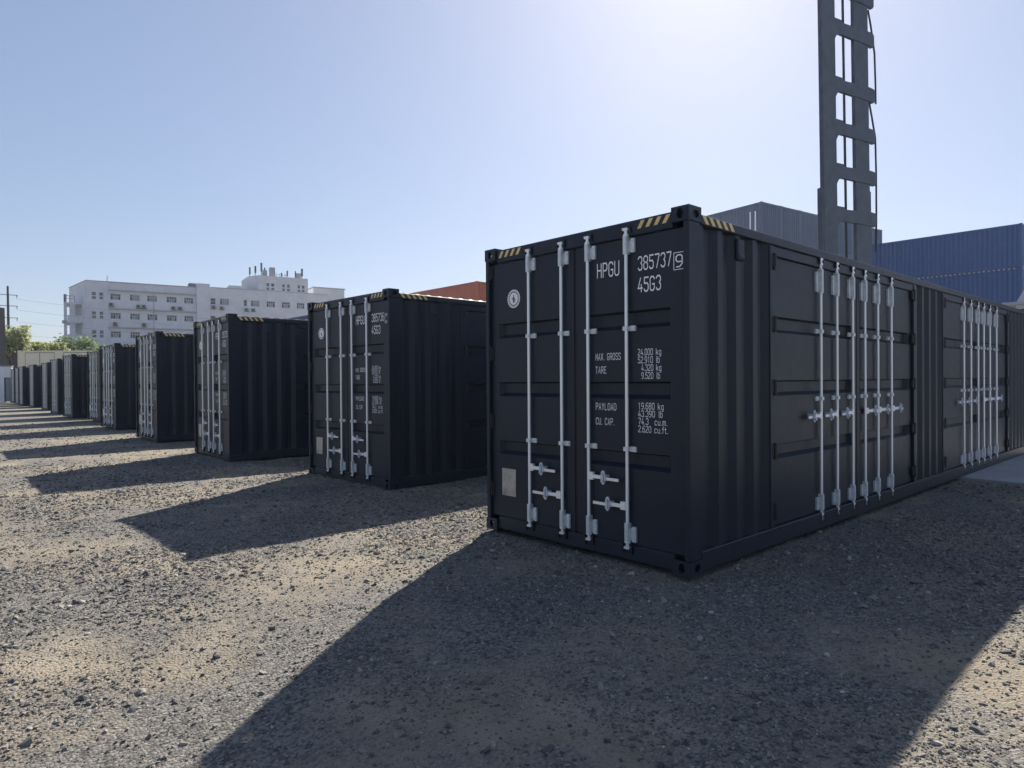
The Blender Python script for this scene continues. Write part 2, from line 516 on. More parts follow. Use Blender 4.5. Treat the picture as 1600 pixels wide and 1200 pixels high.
def scatter():
    P = []; S = []
    cx, cy = -4.471, -2.870
    for d0, d1, n, smin, smed in ((0.9, 5, 165000, 0.0020, 0.0039), (5, 9, 180000, 0.0028, 0.0055), (9, 16, 125000, 0.005, 0.0082), (16, 32, 45000, 0.008, 0.013)):
        d = np.sqrt(rng.uniform(d0 * d0, d1 * d1, n))
        spread = R(66) if d0 < 9 else R(56)
        a = R(47.67) + rng.uniform(-spread, spread, n)
        x = cx + d * np.cos(a); y = cy + d * np.sin(a)
        dens = 0.24 + 0.95 * np.clip((vnoise(x * 0.55 + 3, y * 0.55, 21) * 0.55 + vnoise(x * 1.6, y * 1.6, 22) * 0.45 - 0.33) * 3.2, 0, 1)
        keep = rng.uniform(0, 1, n) < dens
        keep &= ~((x > 0.05) & (x < 12.1) & (y > 0.05) & (y < 2.4))
        keep &= ~((x > 7.3) & (y < 0.9))
        x, y = x[keep], y[keep]
        sz = np.clip(smed * np.exp(rng.normal(0, 0.50, len(x))), smin, 0.028)
        big = rng.uniform(0, 1, len(x)) < 0.016
        sz[big] = np.clip(sz[big] * 2.4, 0.010, 0.026)
        P.append(np.stack([x, y, ground_z(x, y) + sz * 0.15], -1)); S.append(sz)
    P = np.concatenate(P); S = np.concatenate(S)
    n = len(P)
    me = bpy.data.meshes.new('loose_gravel')
    me.vertices.add(n)
    me.vertices.foreach_set('co', P.astype(np.float32).ravel())
    a = me.attributes.new('size', 'FLOAT_VECTOR', 'POINT')
    sc = np.stack([S * rng.uniform(0.8, 1.5, n), S * rng.uniform(0.7, 1.1, n), S * rng.uniform(0.38, 0.78, n)], -1)
    a.data.foreach_set('vector', sc.astype(np.float32).ravel())
    a = me.attributes.new('turn', 'FLOAT_VECTOR', 'POINT')
    tr = np.stack([rng.normal(0, 0.3, n), rng.normal(0, 0.3, n), rng.uniform(0, 6.28, n)], -1)
    a.data.foreach_set('vector', tr.astype(np.float32).ravel())
    me.materials.append(M['stone'])
    o = inst('loose_gravel', me)
    tag(o, kind='stuff')
    ng = bpy.data.node_groups.new('gravel_nodes', 'GeometryNodeTree')
    ng.interface.new_socket('Geometry', in_out='INPUT', socket_type='NodeSocketGeometry')
    ng.interface.new_socket('Geometry', in_out='OUTPUT', socket_type='NodeSocketGeometry')
    N = ng.nodes; L = ng.links
    gi = N.new('NodeGroupInput'); go = N.new('NodeGroupOutput')
    ip = N.new('GeometryNodeInstanceOnPoints')
    L.new(gi.outputs[0], ip.inputs['Points'])
    g2i = N.new('GeometryNodeGeometryToInstance')
    for k in range(6):
        ico = N.new('GeometryNodeMeshIcoSphere')
        ico.inputs['Radius'].default_value = 1.0
        ico.inputs['Subdivisions'].default_value = 1 if k < 4 else 2
        pos = N.new('GeometryNodeInputPosition')
        add = N.new('ShaderNodeVectorMath'); add.operation = 'ADD'; add.inputs[1].default_value = (k * 7.3, k * 3.1, k * 1.7)
        L.new(pos.outputs[0], add.inputs[0])
        nz = N.new('ShaderNodeTexNoise'); nz.inputs['Scale'].default_value = 1.1; nz.inputs['Detail'].default_value = 1.0
        L.new(add.outputs[0], nz.inputs['Vector'])
        sub = N.new('ShaderNodeVectorMath'); sub.operation = 'SUBTRACT'; sub.inputs[1].default_value = (0.5, 0.5, 0.5)
        L.new(nz.outputs['Color'], sub.inputs[0])
        scl = N.new('ShaderNodeVectorMath'); scl.operation = 'SCALE'; scl.inputs['Scale'].default_value = 2.0
        L.new(sub.outputs[0], scl.inputs[0])
        sp = N.new('GeometryNodeSetPosition')
        L.new(ico.outputs['Mesh'], sp.inputs['Geometry'])
        L.new(scl.outputs[0], sp.inputs['Offset'])
        sm = N.new('GeometryNodeSetMaterial'); sm.inputs['Material'].default_value = M['stone']
        L.new(sp.outputs[0], sm.inputs['Geometry'])
        ss = N.new('GeometryNodeSetShadeSmooth'); ss.inputs['Shade Smooth'].default_value = False
        L.new(sm.outputs[0], ss.inputs['Geometry'])
        L.new(ss.outputs[0], g2i.inputs[0])
    L.new(g2i.outputs[0], ip.inputs['Instance'])
    ip.inputs['Pick Instance'].default_value = True
    for nm, sock in (('size', 'Scale'), ('turn', 'Rotation')):
        na = N.new('GeometryNodeInputNamedAttribute'); na.data_type = 'FLOAT_VECTOR'; na.inputs['Name'].default_value = nm
        L.new(na.outputs[0], ip.inputs[sock])
    L.new(ip.outputs[0], go.inputs[0])
    md = o.modifiers.new('gravel', 'NODES'); md.node_group = ng
    return o
scatter()

# ------------------------------------------------------------------ stroke lettering (container stencil look)
O_ = [(1, 0), (3, 0), (4, 1), (4, 6), (3, 7), (1, 7), (0, 6), (0, 1), (1, 0)]
GL = {
    '0': [O_], 'O': [O_],
    '1': [[(0.8, 5.7), (2.2, 7), (2.2, 0)]],
    '2': [[(0, 6), (1, 7), (3, 7), (4, 6), (4, 4.6), (0, 0.9), (0, 0), (4, 0)]],
    '3': [[(0, 6), (1, 7), (3, 7), (4, 6), (4, 4.7), (2.9, 3.7), (4, 2.7), (4, 1), (3, 0), (1, 0), (0, 1)]],
    '4': [[(2.4, 7), (0, 1.8), (4.2, 1.8)], [(3.1, 3.6), (3.1, 0)]],
    '5': [[(4, 7), (0.3, 7), (0.2, 4.1), (3, 4.1), (4, 3.1), (4, 1), (3, 0), (1, 0), (0, 1)]],
    '6': [[(3.6, 7), (1.6, 7), (0, 5.2), (0, 1), (1, 0), (3, 0), (4, 1), (4, 3), (3, 4), (0.3, 4)]],
    '7': [[(0, 7), (4, 7), (4, 6.3), (1.5, 0)]],
    '8': [[(1, 3.7), (0, 4.7), (0, 6), (1, 7), (3, 7), (4, 6), (4, 4.7), (3, 3.7), (1, 3.7), (0, 2.7), (0, 1), (1, 0), (3, 0), (4, 1), (4, 2.7), (3, 3.7)]],
    '9': [[(0.4, 0), (2.4, 0), (4, 1.8), (4, 6), (3, 7), (1, 7), (0, 6), (0, 4), (1, 3), (3.7, 3)]],
    'A': [[(0, 0), (2, 7), (4, 0)], [(0.8, 2.2), (3.2, 2.2)]],
    'C': [[(4, 5.6), (4, 6), (3, 7), (1, 7), (0, 6), (0, 1), (1, 0), (3, 0), (4, 1), (4, 1.4)]],
    'D': [[(0, 0), (0, 7), (2.8, 7), (4, 5.8), (4, 1.2), (2.8, 0), (0, 0)]],
    'E': [[(4, 7), (0, 7), (0, 0), (4, 0)], [(0, 3.6), (3.2, 3.6)]],
    'G': [[(4, 5.8), (4, 6), (3, 7), (1, 7), (0, 6), (0, 1), (1, 0), (3, 0), (4, 1), (4, 3.2), (2.2, 3.2)]],
    'H': [[(0, 0), (0, 7)], [(4, 0), (4, 7)], [(0, 3.6), (4, 3.6)]],
    'L': [[(0, 7), (0, 0), (4, 0)]],
    'M': [[(0, 0), (0, 7), (2, 2.5), (4, 7), (4, 0)]],
    'P': [[(0, 0), (0, 7), (3, 7), (4, 6), (4, 4.2), (3, 3.2), (0, 3.2)]],
    'R': [[(0, 0), (0, 7), (3, 7), (4, 6), (4, 4.4), (3, 3.4), (0, 3.4)], [(2.2, 3.4), (4, 0)]],
    'S': [[(4, 5.8), (4, 6), (3, 7), (1, 7), (0, 6), (0, 4.8), (1, 3.8), (3, 3.3), (4, 2.4), (4, 1), (3, 0), (1, 0), (0, 1), (0, 1.2)]],
    'T': [[(0, 7), (4, 7)], [(2, 7), (2, 0)]],
    'U': [[(0, 7), (0, 1), (1, 0), (3, 0), (4, 1), (4, 7)]],
    'X': [[(0, 0), (4, 7)], [(0, 7), (4, 0)]],
    'Y': [[(0, 7), (2, 3.4), (4, 7)], [(2, 3.4), (2, 0)]],
    'k': [[(0, 0), (0, 7)], [(3.4, 4.6), (0.4, 2)], [(1.5, 3), (3.6, 0)]],
    'g': [[(3.6, 4.6), (1, 4.6), (0, 3.7), (0, 0.9), (1, 0), (3.6, 0)], [(3.6, 4.6), (3.6, -1.2), (2.8, -2), (0.4, -2)]],
    'l': [[(1, 7), (1, 0)]],
    'b': [[(0, 7), (0, 0), (2.6, 0), (3.6, 0.9), (3.6, 3.7), (2.6, 4.6), (0, 4.6)]],
    'c': [[(3.6, 4), (2.8, 4.6), (1, 4.6), (0, 3.7), (0, 0.9), (1, 0), (2.8, 0), (3.6, 0.6)]],
    'u': [[(0, 4.6), (0, 0.9), (0.9, 0), (3.6, 0)], [(3.6, 4.6), (3.6, 0)]],
    'm': [[(0, 0), (0, 4.6), (4.6, 4.6), (4.6, 0)], [(2.3, 4.6), (2.3, 0)]],
    'f': [[(3, 7), (1.8, 7), (1.2, 6.3), (1.2, 0)], [(0, 4.6), (2.8, 4.6)]],
    't': [[(1.2, 6.4), (1.2, 0.7), (1.9, 0), (3, 0)], [(0, 4.6), (2.8, 4.6)]],
    '.': [[(0.3, 0.1), (0.9, 0.1)]],
    '[': [[(-1.5, -1.6), (5.5, -1.6), (5.5, 8.6), (-1.5, 8.6), (-1.5, -1.6)]],
}
ADV = {'.': 2.4, 'l': 3.2, 'f': 4.6, 't': 4.6, ' ': 5.0, 'm': 6.6}

def ribbon(mb, pts, w, fn, lift):
    """a stroke of width w with mitred corners; fn maps 2-D to 3-D"""
    n = len(pts)
    closed = pts[0] == pts[-1] and n > 3
    if closed:
        pts = pts[:-1]; n -= 1
    L_, R_ = [], []
    for i in range(n):
        p = Vector(pts[i])
        a = Vector(pts[i - 1]) if (i > 0 or closed) else None
        b = Vector(pts[(i + 1) % n]) if (i < n - 1 or closed) else None
        d0 = (p - a).normalized() if a is not None else None
        d1 = (b - p).normalized() if b is not None else None
        if d0 is None:
            p = p - d1 * w * 0.4; d0 = d1
        if d1 is None:
            p = p + d0 * w * 0.4; d1 = d0
        n0 = Vector((-d0.y, d0.x)); n1 = Vector((-d1.y, d1.x))
        m = (n0 + n1)
        m = m.normalized() if m.length > 1e-4 else n0
        k = (w / 2) / max(0.45, m.dot(n0))
        L_.append(p + m * k); R_.append(p - m * k)
    vs_ = [fn(q.x, q.y, lift) for q in L_] + [fn(q.x, q.y, lift) for q in R_]
    fs = []
    for i in range(n if closed else n - 1):
        j = (i + 1) % n
        fs.append((i, j, n + j, n + i))
    mb.add(vs_, fs)

def text_mesh(mb, s, y0, y1, z, h, x=0.0372, stroke=0.78):
    """lettering on the end door: reads towards -y, baseline z, cap height h, from y0 to y1"""
    pen = 0; items = []
    for ch in s:
        if ch == '[':
            items.append((pen, ch)); continue
        if ch in GL: items.append((pen, ch))
        pen += ADV.get(ch, 5.9)
    width = pen - 1.9
    sx = (y0 - y1) / width; sy = h / 7
    for off, ch in items:
        for k, st in enumerate(GL[ch]):
            w = stroke if ch != '[' else 0.42
            ribbon(mb, [(px + off, py) for px, py in st], w,
                   lambda a, b, l: (x - l, y0 - a * sx, z + b * sy), 0.0005 * k)
    return mb

def wordwise(*lines):
    """split lines into words, each with its own span"""
    for s_, y0, y1, z, h in lines:
        adv = lambda t: sum(ADV.get(c, 5.9) for c in t)
        k = (y0 - y1) / (adv(s_) - 1.9)
        pos = 0
        for w in s_.split(' '):
            if w:
                yield w, y0 - pos * k, y0 - (pos + adv(w) - 1.9) * k, z, h
            pos += adv(w) + ADV[' ']

# ------------------------------------------------------------------ the container
CL, CW, CH = 12.192, 2.438, 2.896

def leaf_panel(mb, u0, u1, z0, z1, grooves, ga, gb, d0, gd, thick, fn):
    """door leaf: a sheet with recessed, bevel-sided pockets; fn(u, depth, z)"""
    zs = [z0]
    q = lambda a, b, c, d: mb.quad(fn(*a), fn(*b), fn(*c), fn(*d))
    cur = z0
    for (a, b) in grooves:
        q((u0, d0, cur), (u1, d0, cur), (u1, d0, a), (u0, d0, a))
        q((u0, d0, a), (ga, d0, a), (ga, d0, b), (u0, d0, b))
        q((gb, d0, a), (u1, d0, a), (u1, d0, b), (gb, d0, b))
        e = 0.035; d1 = d0 + gd
        q((ga, d0, a), (gb, d0, a), (gb - e, d1, a + e), (ga + e, d1, a + e))
        q((ga, d0, b), (gb, d0, b), (gb - e, d1, b - e * .4), (ga + e, d1, b - e * .4))
        q((ga, d0, a), (ga, d0, b), (ga + e, d1, b - e * .4), (ga + e, d1, a + e))
        q((gb, d0, a), (gb, d0, b), (gb - e, d1, b - e * .4), (gb - e, d1, a + e))
        q((ga + e, d1, a + e), (gb - e, d1, a + e), (gb - e, d1, b - e * .4), (ga + e, d1, b - e * .4))
        cur = b
    q((u0, d0, cur), (u1, d0, cur), (u1, d0, z1), (u0, d0, z1))
    t = d0 + thick
    q((u0, d0, z0), (u0, t, z0), (u0, t, z1), (u0, d0, z1))
    q((u1, d0, z0), (u1, t, z0), (u1, t, z1), (u1, d0, z1))
    q((u0, d0, z1), (u1, d0, z1), (u1, t, z1), (u0, t, z1))
    q((u0, d0, z0), (u1, d0, z0), (u1, t, z0), (u0, t, z0))
    q((u0, t, z0), (u1, t, z0), (u1, t, z1), (u0, t, z1))

def corrugated(mb, a, b, z0, z1, d0, depth, fn, pitch=0.278):
    """vertical trapezoid corrugation from a to b; d0 outer plane, depth inward"""
    n = max(1, round((b - a) / pitch)); p = (b - a) / n
    us = []
    for k in range(n):
        o = a + k * p
        us += [(o, 0), (o + p * .26, 0), (o + p * .50, 1), (o + p * .76, 1)]
    us.append((b, 0))
    lo = [fn(u, d0 + d * depth, z0) for u, d in us]
    hi = [fn(u, d0 + d * depth, z1) for u, d in us]
    n_ = len(us)
    mb.add(lo + hi, [(k, k + 1, n_ + k + 1, n_ + k) for k in range(n_ - 1)])

GRO = [(0.79, 0.93), (1.38, 1.525), (1.97, 2.12)]

def bar_mesh(mb, z0, z1, fn, n=10):
    """locking bar: tube with cam hooks at both ends; fn(u, d, z) about the bar axis"""
    mb.tube([fn(0, 0, z0), fn(0, 0, z1)], 0.0148, n)
    for z, s in ((z0, -1), (z1, 1)):
        a = [fn(-0.028, -0.012, z), fn(0.030, -0.012, z), fn(0.030, 0.030, z), fn(-0.028, 0.030, z)]
        b = [fn(-0.018, -0.012, z + s * 0.022), fn(0.034, -0.012, z + s * 0.022), fn(0.034, 0.030, z + s * 0.022), fn(-0.018, 0.030, z + s * 0.022)]
        mb.add(a + b, [(0, 1, 2, 3), (4, 5, 6, 7), (0, 1, 5, 4), (1, 2, 6, 5), (2, 3, 7, 6), (3, 0, 4, 7)])
        mb.tube([fn(0, 0, z - s * 0.05), fn(0, 0, z - s * 0.03)], 0.024, n)

def bbox(mb, fn, u0, u1, d0, d1, z0, z1):
    vs_ = [fn(u, d, z) for u in (u0, u1) for d in (d0, d1) for z in (z0, z1)]
    mb.add(vs_, [(0, 1, 3, 2), (4, 6, 7, 5), (0, 4, 5, 1), (2, 3, 7, 6), (0, 2, 6, 4), (1, 5, 7, 3)])

def bracket_big(mb, fn, z0, z1, side):
    """bearing block clamped round the bar plus its bolted flange on one side"""
    bbox(mb, fn, -0.019, 0.019, -0.019, 0.028, z0, z1)
    bbox(mb, fn, -0.013, 0.013, -0.023, -0.018, z0 + 0.02, z1 - 0.02)
    a, b = sorted((side * 0.040, side * 0.078))
    bbox(mb, fn, a, b, 0.010, 0.030, z0 + 0.012, z1 - 0.03)
    c, d = sorted((side * 0.018, side * 0.041))
    bbox(mb, fn, c, d, 0.018, 0.030, z0 + 0.02, z1 - 0.045)
    for zz in (z0 + 0.035, z1 - 0.055):
        m = (a + b) / 2
        bbox(mb, fn, m - 0.009, m + 0.009, 0.002, 0.011, zz - 0.009, zz + 0.009)

def bracket_small(mb, fn, z, side):
    bbox(mb, fn, -0.024, 0.024, -0.021, 0.028, z - 0.018, z + 0.018)
    a, b = sorted((side * 0.024, side * 0.082))
    bbox(mb, fn, a, b, 0.014, 0.030, z - 0.022, z + 0.022)
    m = (a + b) / 2 + side * 0.008
    bbox(mb, fn, m - 0.01, m + 0.01, 0.006, 0.015, z - 0.01, z + 0.01)

def handle_mesh(mb, fn, z, s, ln):
    """pivot plate on the bar and the flat lever"""
    a, b = sorted((s * 0.012, s * 0.062))
    bbox(mb, fn, a, b, -0.018, 0.012, z - 0.034, z + 0.034)
    a, b = sorted((s * 0.055, s * ln * 0.62))
    bbox(mb, fn, a, b, -0.020, -0.008, z - 0.018, z + 0.014)
    a, b = sorted((s * ln * 0.60, s * ln))
    bbox(mb, fn, a, b, -0.024, -0.013, z - 0.022, z + 0.003)

def catch_mesh(mb, fn, z, u):
    """oval ring hasp that holds the lever"""
    K = 16; rings = []
    for d in (-0.036, -0.024):
        for (a_, b_) in ((0.025, 0.062), (0.013, 0.046)):
            rings.append([fn(u + a_ * math.cos(2 * math.pi * k / K), d, z + b_ * math.sin(2 * math.pi * k / K)) for k in range(K)])
    vs_ = [p for r in rings for p in r]
    fs = []
    for k in range(K):
        j = (k + 1) % K
        for a_, b_ in ((0, 1), (2, 3), (0, 2), (1, 3)):
            fs.append((a_ * K + k, a_ * K + j, b_ * K + j, b_ * K + k))
    mb.add(vs_, fs)
    bbox(mb, fn, u - 0.026, u + 0.026, -0.0235, 0.028, z - 0.028, z + 0.022)

def catch_tongue(mb, fn, z, u):
    bbox(mb, fn, u - 0.010, u + 0.010, -0.044, -0.025, z - 0.034, z + 0.034)
    mb.tube([fn(u, -0.052, z - 0.030), fn(u, -0.030, z - 0.030)], 0.013, 8)
    mb.tube([fn(u, -0.050, z + 0.030), fn(u, -0.030, z + 0.030)], 0.010, 8)

def casting(mb, cx, cy, top):
    """one corner casting with oval holes in its outer faces; cx, cy = 0 or 1 for which corner"""
    lx, ly, lz, t = 0.178, 0.162, 0.118, 0.028
    x0 = -0.004 if cx == 0 else CL + 0.004 - lx
    y0 = -0.004 if cy == 0 else CW + 0.004 - ly
    z0 = CH - lz if top else 0.0
    fx = x0 if cx == 0 else x0 + lx
    fy = y0 if cy == 0 else y0 + ly
    fz = z0 + lz if top else z0
    mb.holed((fx, y0, z0), (0, 1, 0), (0, 0, 1), (1 if cx == 0 else -1, 0, 0), ly, lz, 0.030, 0.040, t)
    xa = x0 + (t if cx == 0 else 0)
    ya = fy
    mb.holed((xa, ya, z0), (1, 0, 0), (0, 0, 1), (0, 1 if cy == 0 else -1, 0), lx - t, lz, 0.040, 0.032, t)
    if cy == 0:
        mb.box(xa + 0.03, xa + lx - t - 0.004, ya + t + 0.012, ya + ly - 0.004, z0 + 0.03, z0 + lz - 0.03)
    zt = (fz - t, fz) if top else (fz, fz + t)
    mb.box(xa + 0.0005, xa + lx - t - 0.0005, *( (ya + t, ya + ly - 0.001) if cy == 0 else (ya - ly + 0.001, ya - t)), zt[0] + 0.0007, zt[1] - 0.0007)

def make_container(label):
    root = thing('shipping_container', label, 'shipping container')
    bk = M['black']
    # corner castings and posts
    for cx in (0, 1):
        for cy in (0, 1):
            for top in (False, True):
                m = MB(); casting(m, cx, cy, top); m.build('corner_casting', bk, root)
    for cy, (ya, yb) in enumerate(((0.0, 0.052), (CW - 0.052, CW))):
        m = MB()
        m.box(0.0, 0.165, ya + (0.002 if cy else 0), yb, 0.119, CH - 0.119, 0.006)
        m.build('corner_post', bk, root)
        m = MB()
        m.box(CL - 0.165, CL, ya if cy == 0 else ya - 0.1, yb + (0.1 if cy == 0 else 0), 0.119, CH - 0.119, 0.006)
        m.build('corner_post', bk, root)
    # rails
    for y0, y1 in ((0.0, 0.062), (CW - 0.062, CW)):
        m = MB(); m.box(0.174, CL - 0.174, y0, y1, 2.765, 2.845, 0.006); m.build('top_side_rail', bk, root)
        m = MB(); m.box(0.174, CL - 0.174, y0 + 0.004, y1 + 0.03, 0.016, 0.172, 0.006); m.build('bottom_side_rail', bk, root)
    m = MB(); m.box(0.018, 0.10, 0.158, CW - 0.158, 2.742, 2.872, 0.008); m.build('door_header', bk, root)
    m = MB(); m.box(0.022, 0.10, 0.158, CW - 0.158, 0.018, 0.148, 0.008); m.build('door_sill', bk, root)
    m = MB(); m.box(CL - 0.09, CL - 0.01, 0.158, CW - 0.158, 2.76, 2.87, 0.006); m.build('front_header', bk, root)
    m = MB(); m.box(CL - 0.09, CL - 0.01, 0.158, CW - 0.158, 0.018, 0.15, 0.006); m.build('front_sill', bk, root)
    # floor and roof
    m = MB(); m.box(0.10, CL - 0.10, 0.095, CW - 0.095, 0.10, 0.16); m.build('floor', M['seal'], root)
    m = MB()
    m.quad((0.1, 0.062, 2.842), (CL - 0.1, 0.062, 2.842), (CL - 0.1, CW - 0.062, 2.842), (0.1, CW - 0.062, 2.842))
    nr = 55; p = (CL - 0.7) / nr
    for k in range(nr):
        x = 0.35 + k * p
        for (xa, xb) in ((x, x + p * 0.28),):
            c = 0.03
            lo = [(xa - c, 0.066, 2.8425), (xb + c, 0.066, 2.8425), (xb + c, CW - 0.066, 2.8425), (xa - c, CW - 0.066, 2.8425)]
            hi = [(xa, 0.13, 2.874), (xb, 0.13, 2.874), (xb, CW - 0.13, 2.874), (xa, CW - 0.13, 2.874)]
            m.add(lo + hi, [(4, 5, 6, 7), (0, 1, 5, 4), (1, 2, 6, 5), (2, 3, 7, 6), (3, 0, 4, 7)])
    m.build('roof', bk, root)
    # walls
    side = lambda u, d, z: (u, d, z)
    for a, b in ((0.166, 1.33), (5.36, 6.53), (10.56, CL - 0.166)):
        m = MB(); corrugated(m, a, b, 0.171, 2.766, 0.022, 0.045, side); m.build('corrugated_wall', bk, root)
    m = MB(); corrugated(m, 0.166, CL - 0.166, 0.171, 2.766, -0.022, -0.045, lambda u, d, z: (u, CW + d, z)); m.build('corrugated_wall', bk, root)
    m = MB(); corrugated(m, 0.153, CW - 0.153, 0.149, 2.765, -0.03, -0.045, lambda u, d, z: (CL + d, u, z)); m.build('front_wall', bk, root)
    # end doors
    bars = {0: ((0.612, 0.475, 1, 0.36), (1.040, 0.695, -1, 0.35)), 1: ((1.365, 0.475, 1, 0.37), (1.800, 0.700, -1, 0.36))}
    doors = []
    for k, (u0, u1, ga, gb) in enumerate(((0.056, 1.205, 0.20, 1.085), (1.233, CW - 0.056, 1.375, 2.275))):
        m = MB()
        leaf_panel(m, u0, u1, 0.152, 2.735, GRO, ga, gb, 0.040, 0.046, 0.05, lambda u, d, z: (d, u, z))
        door = m.build('end_door', bk, root)
        doors.append(door)
        m = MB()
        m.box(0.046, 0.085, u0 - 0.0035 if k == 0 else u0 - 0.013, u0 - 0.001, 0.16, 2.73)
        m.build('door_gasket', M['seal'], door); m = MB()
        m.box(0.046, 0.085, u1 + 0.001, u1 + 0.013 if k == 0 else u1 + 0.0035, 0.16, 2.73)
        m.build('door_gasket', M['seal'], door)
        for z in (0.42, 1.12, 1.82, 2.655):
            m = MB()
            ys = (0.016, 0.085) if k == 0 else (CW - 0.085, CW - 0.016)
            m.box(0.026, 0.0395, *ys, z - 0.06, z + 0.06, 0.004)
            yc = 0.054 if k == 0 else CW - 0.054
            m.tube([(0.022, yc, z - 0.075), (0.022, yc, z + 0.075)], 0.011, 8)
            m.build('hinge', M['hinge'], door)
        for (yb, zh, s_, ln) in bars[k]:
            fn = (lambda yb: (lambda u, d, z: (0.008 + d, yb + u, z)))(yb)
            m = MB(); bar_mesh(m, 0.135, 2.795, fn); m.build('locking_bar', M['galv'], door, True)
            for z0, z1 in ((0.165, 0.335), (2.595, 2.755)):
                m = MB(); bracket_big(m, fn, z0, z1, -1); m.build('bar_bracket', M['galv_cast'], door)
            for z in (0.957, 1.972):
                m = MB(); bracket_small(m, fn, z, -1); m.build('bar_guide', M['galv_cast'], door)
            for z0, z1 in ((0.075, 0.160), (2.765, 2.835)):
                m = MB(); bbox(m, fn, -0.050, 0.058, 0.0085, 0.0125, z0, z1); bbox(m, fn, -0.050, -0.034, -0.006, 0.0090, z0, z1); bbox(m, fn, 0.042, 0.058, -0.006, 0.0090, z0, z1)
                m.build('cam_keeper', M['hinge'], root)
            m = MB(); handle_mesh(m, fn, zh, s_, ln); m.build('door_handle', M['galv'], door)
            m = MB(); catch_mesh(m, fn, zh, s_ * 0.19); m.build('handle_catch', M['galv_cast'], door)
            m = MB(); catch_tongue(m, fn, zh, s_ * 0.19); m.build('catch_tongue', M['zinc'], door)
    # data plate and class emblem on the left leaf
    m = MB(); m.box(0.0355, 0.0395, 2.03, 2.235, 0.37, 0.645); m.build('data_plate', M['plate'], doors[1])
    em = MB()
    ec = (2.045, 2.36)
    def disc(mb, r0, r1, x, cy=0, cz=0, K=28, sq=1.0):
        vs_ = []
        for r in (r0, r1):
            for k in range(K):
                a = 2 * math.pi * k / K
                vs_.append((x, ec[0] + cy + r * sq * math.cos(a), ec[1] + cz + r * math.sin(a)))
        mb.add(vs_, [(k, (k + 1) % K, (k + 1) % K + K, k + K) for k in range(K)])
    em.cur = 0
    disc(em, 0.080, 0.092, 0.0376)
    for k in range(26):
        a0 = 2 * math.pi * k / 26; a1 = a0 + 0.13
        em.add([(0.0376, ec[0] + r * math.cos(a), ec[1] + r * math.sin(a)) for r, a in ((0.066, a0), (0.066, a1), (0.077, a1), (0.077, a0))], [(0, 1, 2, 3)])
    disc(em, 0.0, 0.061, 0.0376)
    em.cur = 1
    disc(em, 0.0, 0.009, 0.0370, 0.0, 0.030, 10)
    em.add([(0.0370, ec[0] + a, ec[1] + b) for a, b in ((-0.008, 0.020), (0.010, 0.020), (0.016, -0.012), (0.006, -0.040), (-0.016, -0.040), (-0.014, -0.005))], [(0, 1, 2, 3, 4, 5)])
    em.add([(0.0365, ec[0] + a, ec[1] + b) for a, b in ((0.010, 0.014), (0.034, 0.004), (0.034, -0.002), (0.012, 0.004))], [(0, 1, 2, 3)])
    em.add([(0.0365, ec[0] + a, ec[1] + b) for a, b in ((-0.010, 0.012), (-0.032, -0.018), (-0.027, -0.021), (-0.010, 0.002))], [(0, 1, 2, 3)])
    em.build('emblem', [M['white'], M['figure']], doors[1])
    # weights on the right leaf
    for s_, y0, y1, z, h in wordwise(('MAX. GROSS', 0.975, 0.700, 1.715, 0.056), ('TARE', 0.975, 0.858, 1.600, 0.056),
                             ('PAYLOAD', 0.975, 0.750, 1.280, 0.056), ('CU. CAP.', 0.975, 0.775, 1.150, 0.056),
                             ('24.000 kg', 0.515, 0.285, 1.745, 0.050), ('52.910 lb', 0.515, 0.300, 1.680, 0.050),
                             ('4.320 kg', 0.480, 0.285, 1.615, 0.050), ('9.520 lb', 0.480, 0.298, 1.550, 0.050),
                             ('19.680 kg', 0.515, 0.265, 1.298, 0.050), ('43.390 lb', 0.515, 0.275, 1.234, 0.050),
                             ('74.3  cu.m.', 0.515, 0.235, 1.170, 0.050), ('2.620 cu.ft.', 0.515, 0.228, 1.106, 0.050)):
        m = MB(); text_mesh(m, s_, y0, y1, z, h); m.build('lettering', M['white'], doors[0])
    # hazard stripes
    for y0, y1 in ((2.245, 1.905), (0.500, 0.172)):
        m = MB(); m.cur = 0
        m.box(0.0145, 0.0175, y1, y0, 2.790, 2.856)
        m.cur = 1
        n = 4; w = (y0 - y1) / n
        for k in range(n):
            a = y0 - k * w
            m.quad((0.0135, a, 2.791), (0.0135, a - w * 0.45, 2.791), (0.0135, max(y1, a - w * 0.95), 2.855), (0.0135, a - w * 0.48, 2.855))
        m.build('hazard_marking', [M['dblack'], M['yellow']], root)
    for ya, s_ in ((-0.0005, -1), (CW + 0.0005, 1)):
        m = MB(); m.cur = 0
        m.box(0.185, 0.70, min(ya, ya + s_ * 0.002), max(ya, ya + s_ * 0.002), 2.775, 2.837)
        m.cur = 1
        for k in range(5):
            a = 0.19 + k * 0.1
            m.quad((a, ya + s_ * 0.003, 2.836), (a + 0.05, ya + s_ * 0.003, 2.836), (min(0.695, a + 0.1), ya + s_ * 0.003, 2.776), (a + 0.05, ya + s_ * 0.003, 2.776))
        m.build('hazard_marking', [M['dblack'], M['yellow']], root)
    # vent on the side wall
    m = MB(); m.box(0.735, 0.855, -0.006, 0.03, 2.55, 2.735, 0.012); v = m.build('vent', bk, root)
    m = MB(); m.box(0.75, 0.84, -0.012, -0.004, 2.57, 2.60, 0.003); m.build('vent_lip', bk, v)
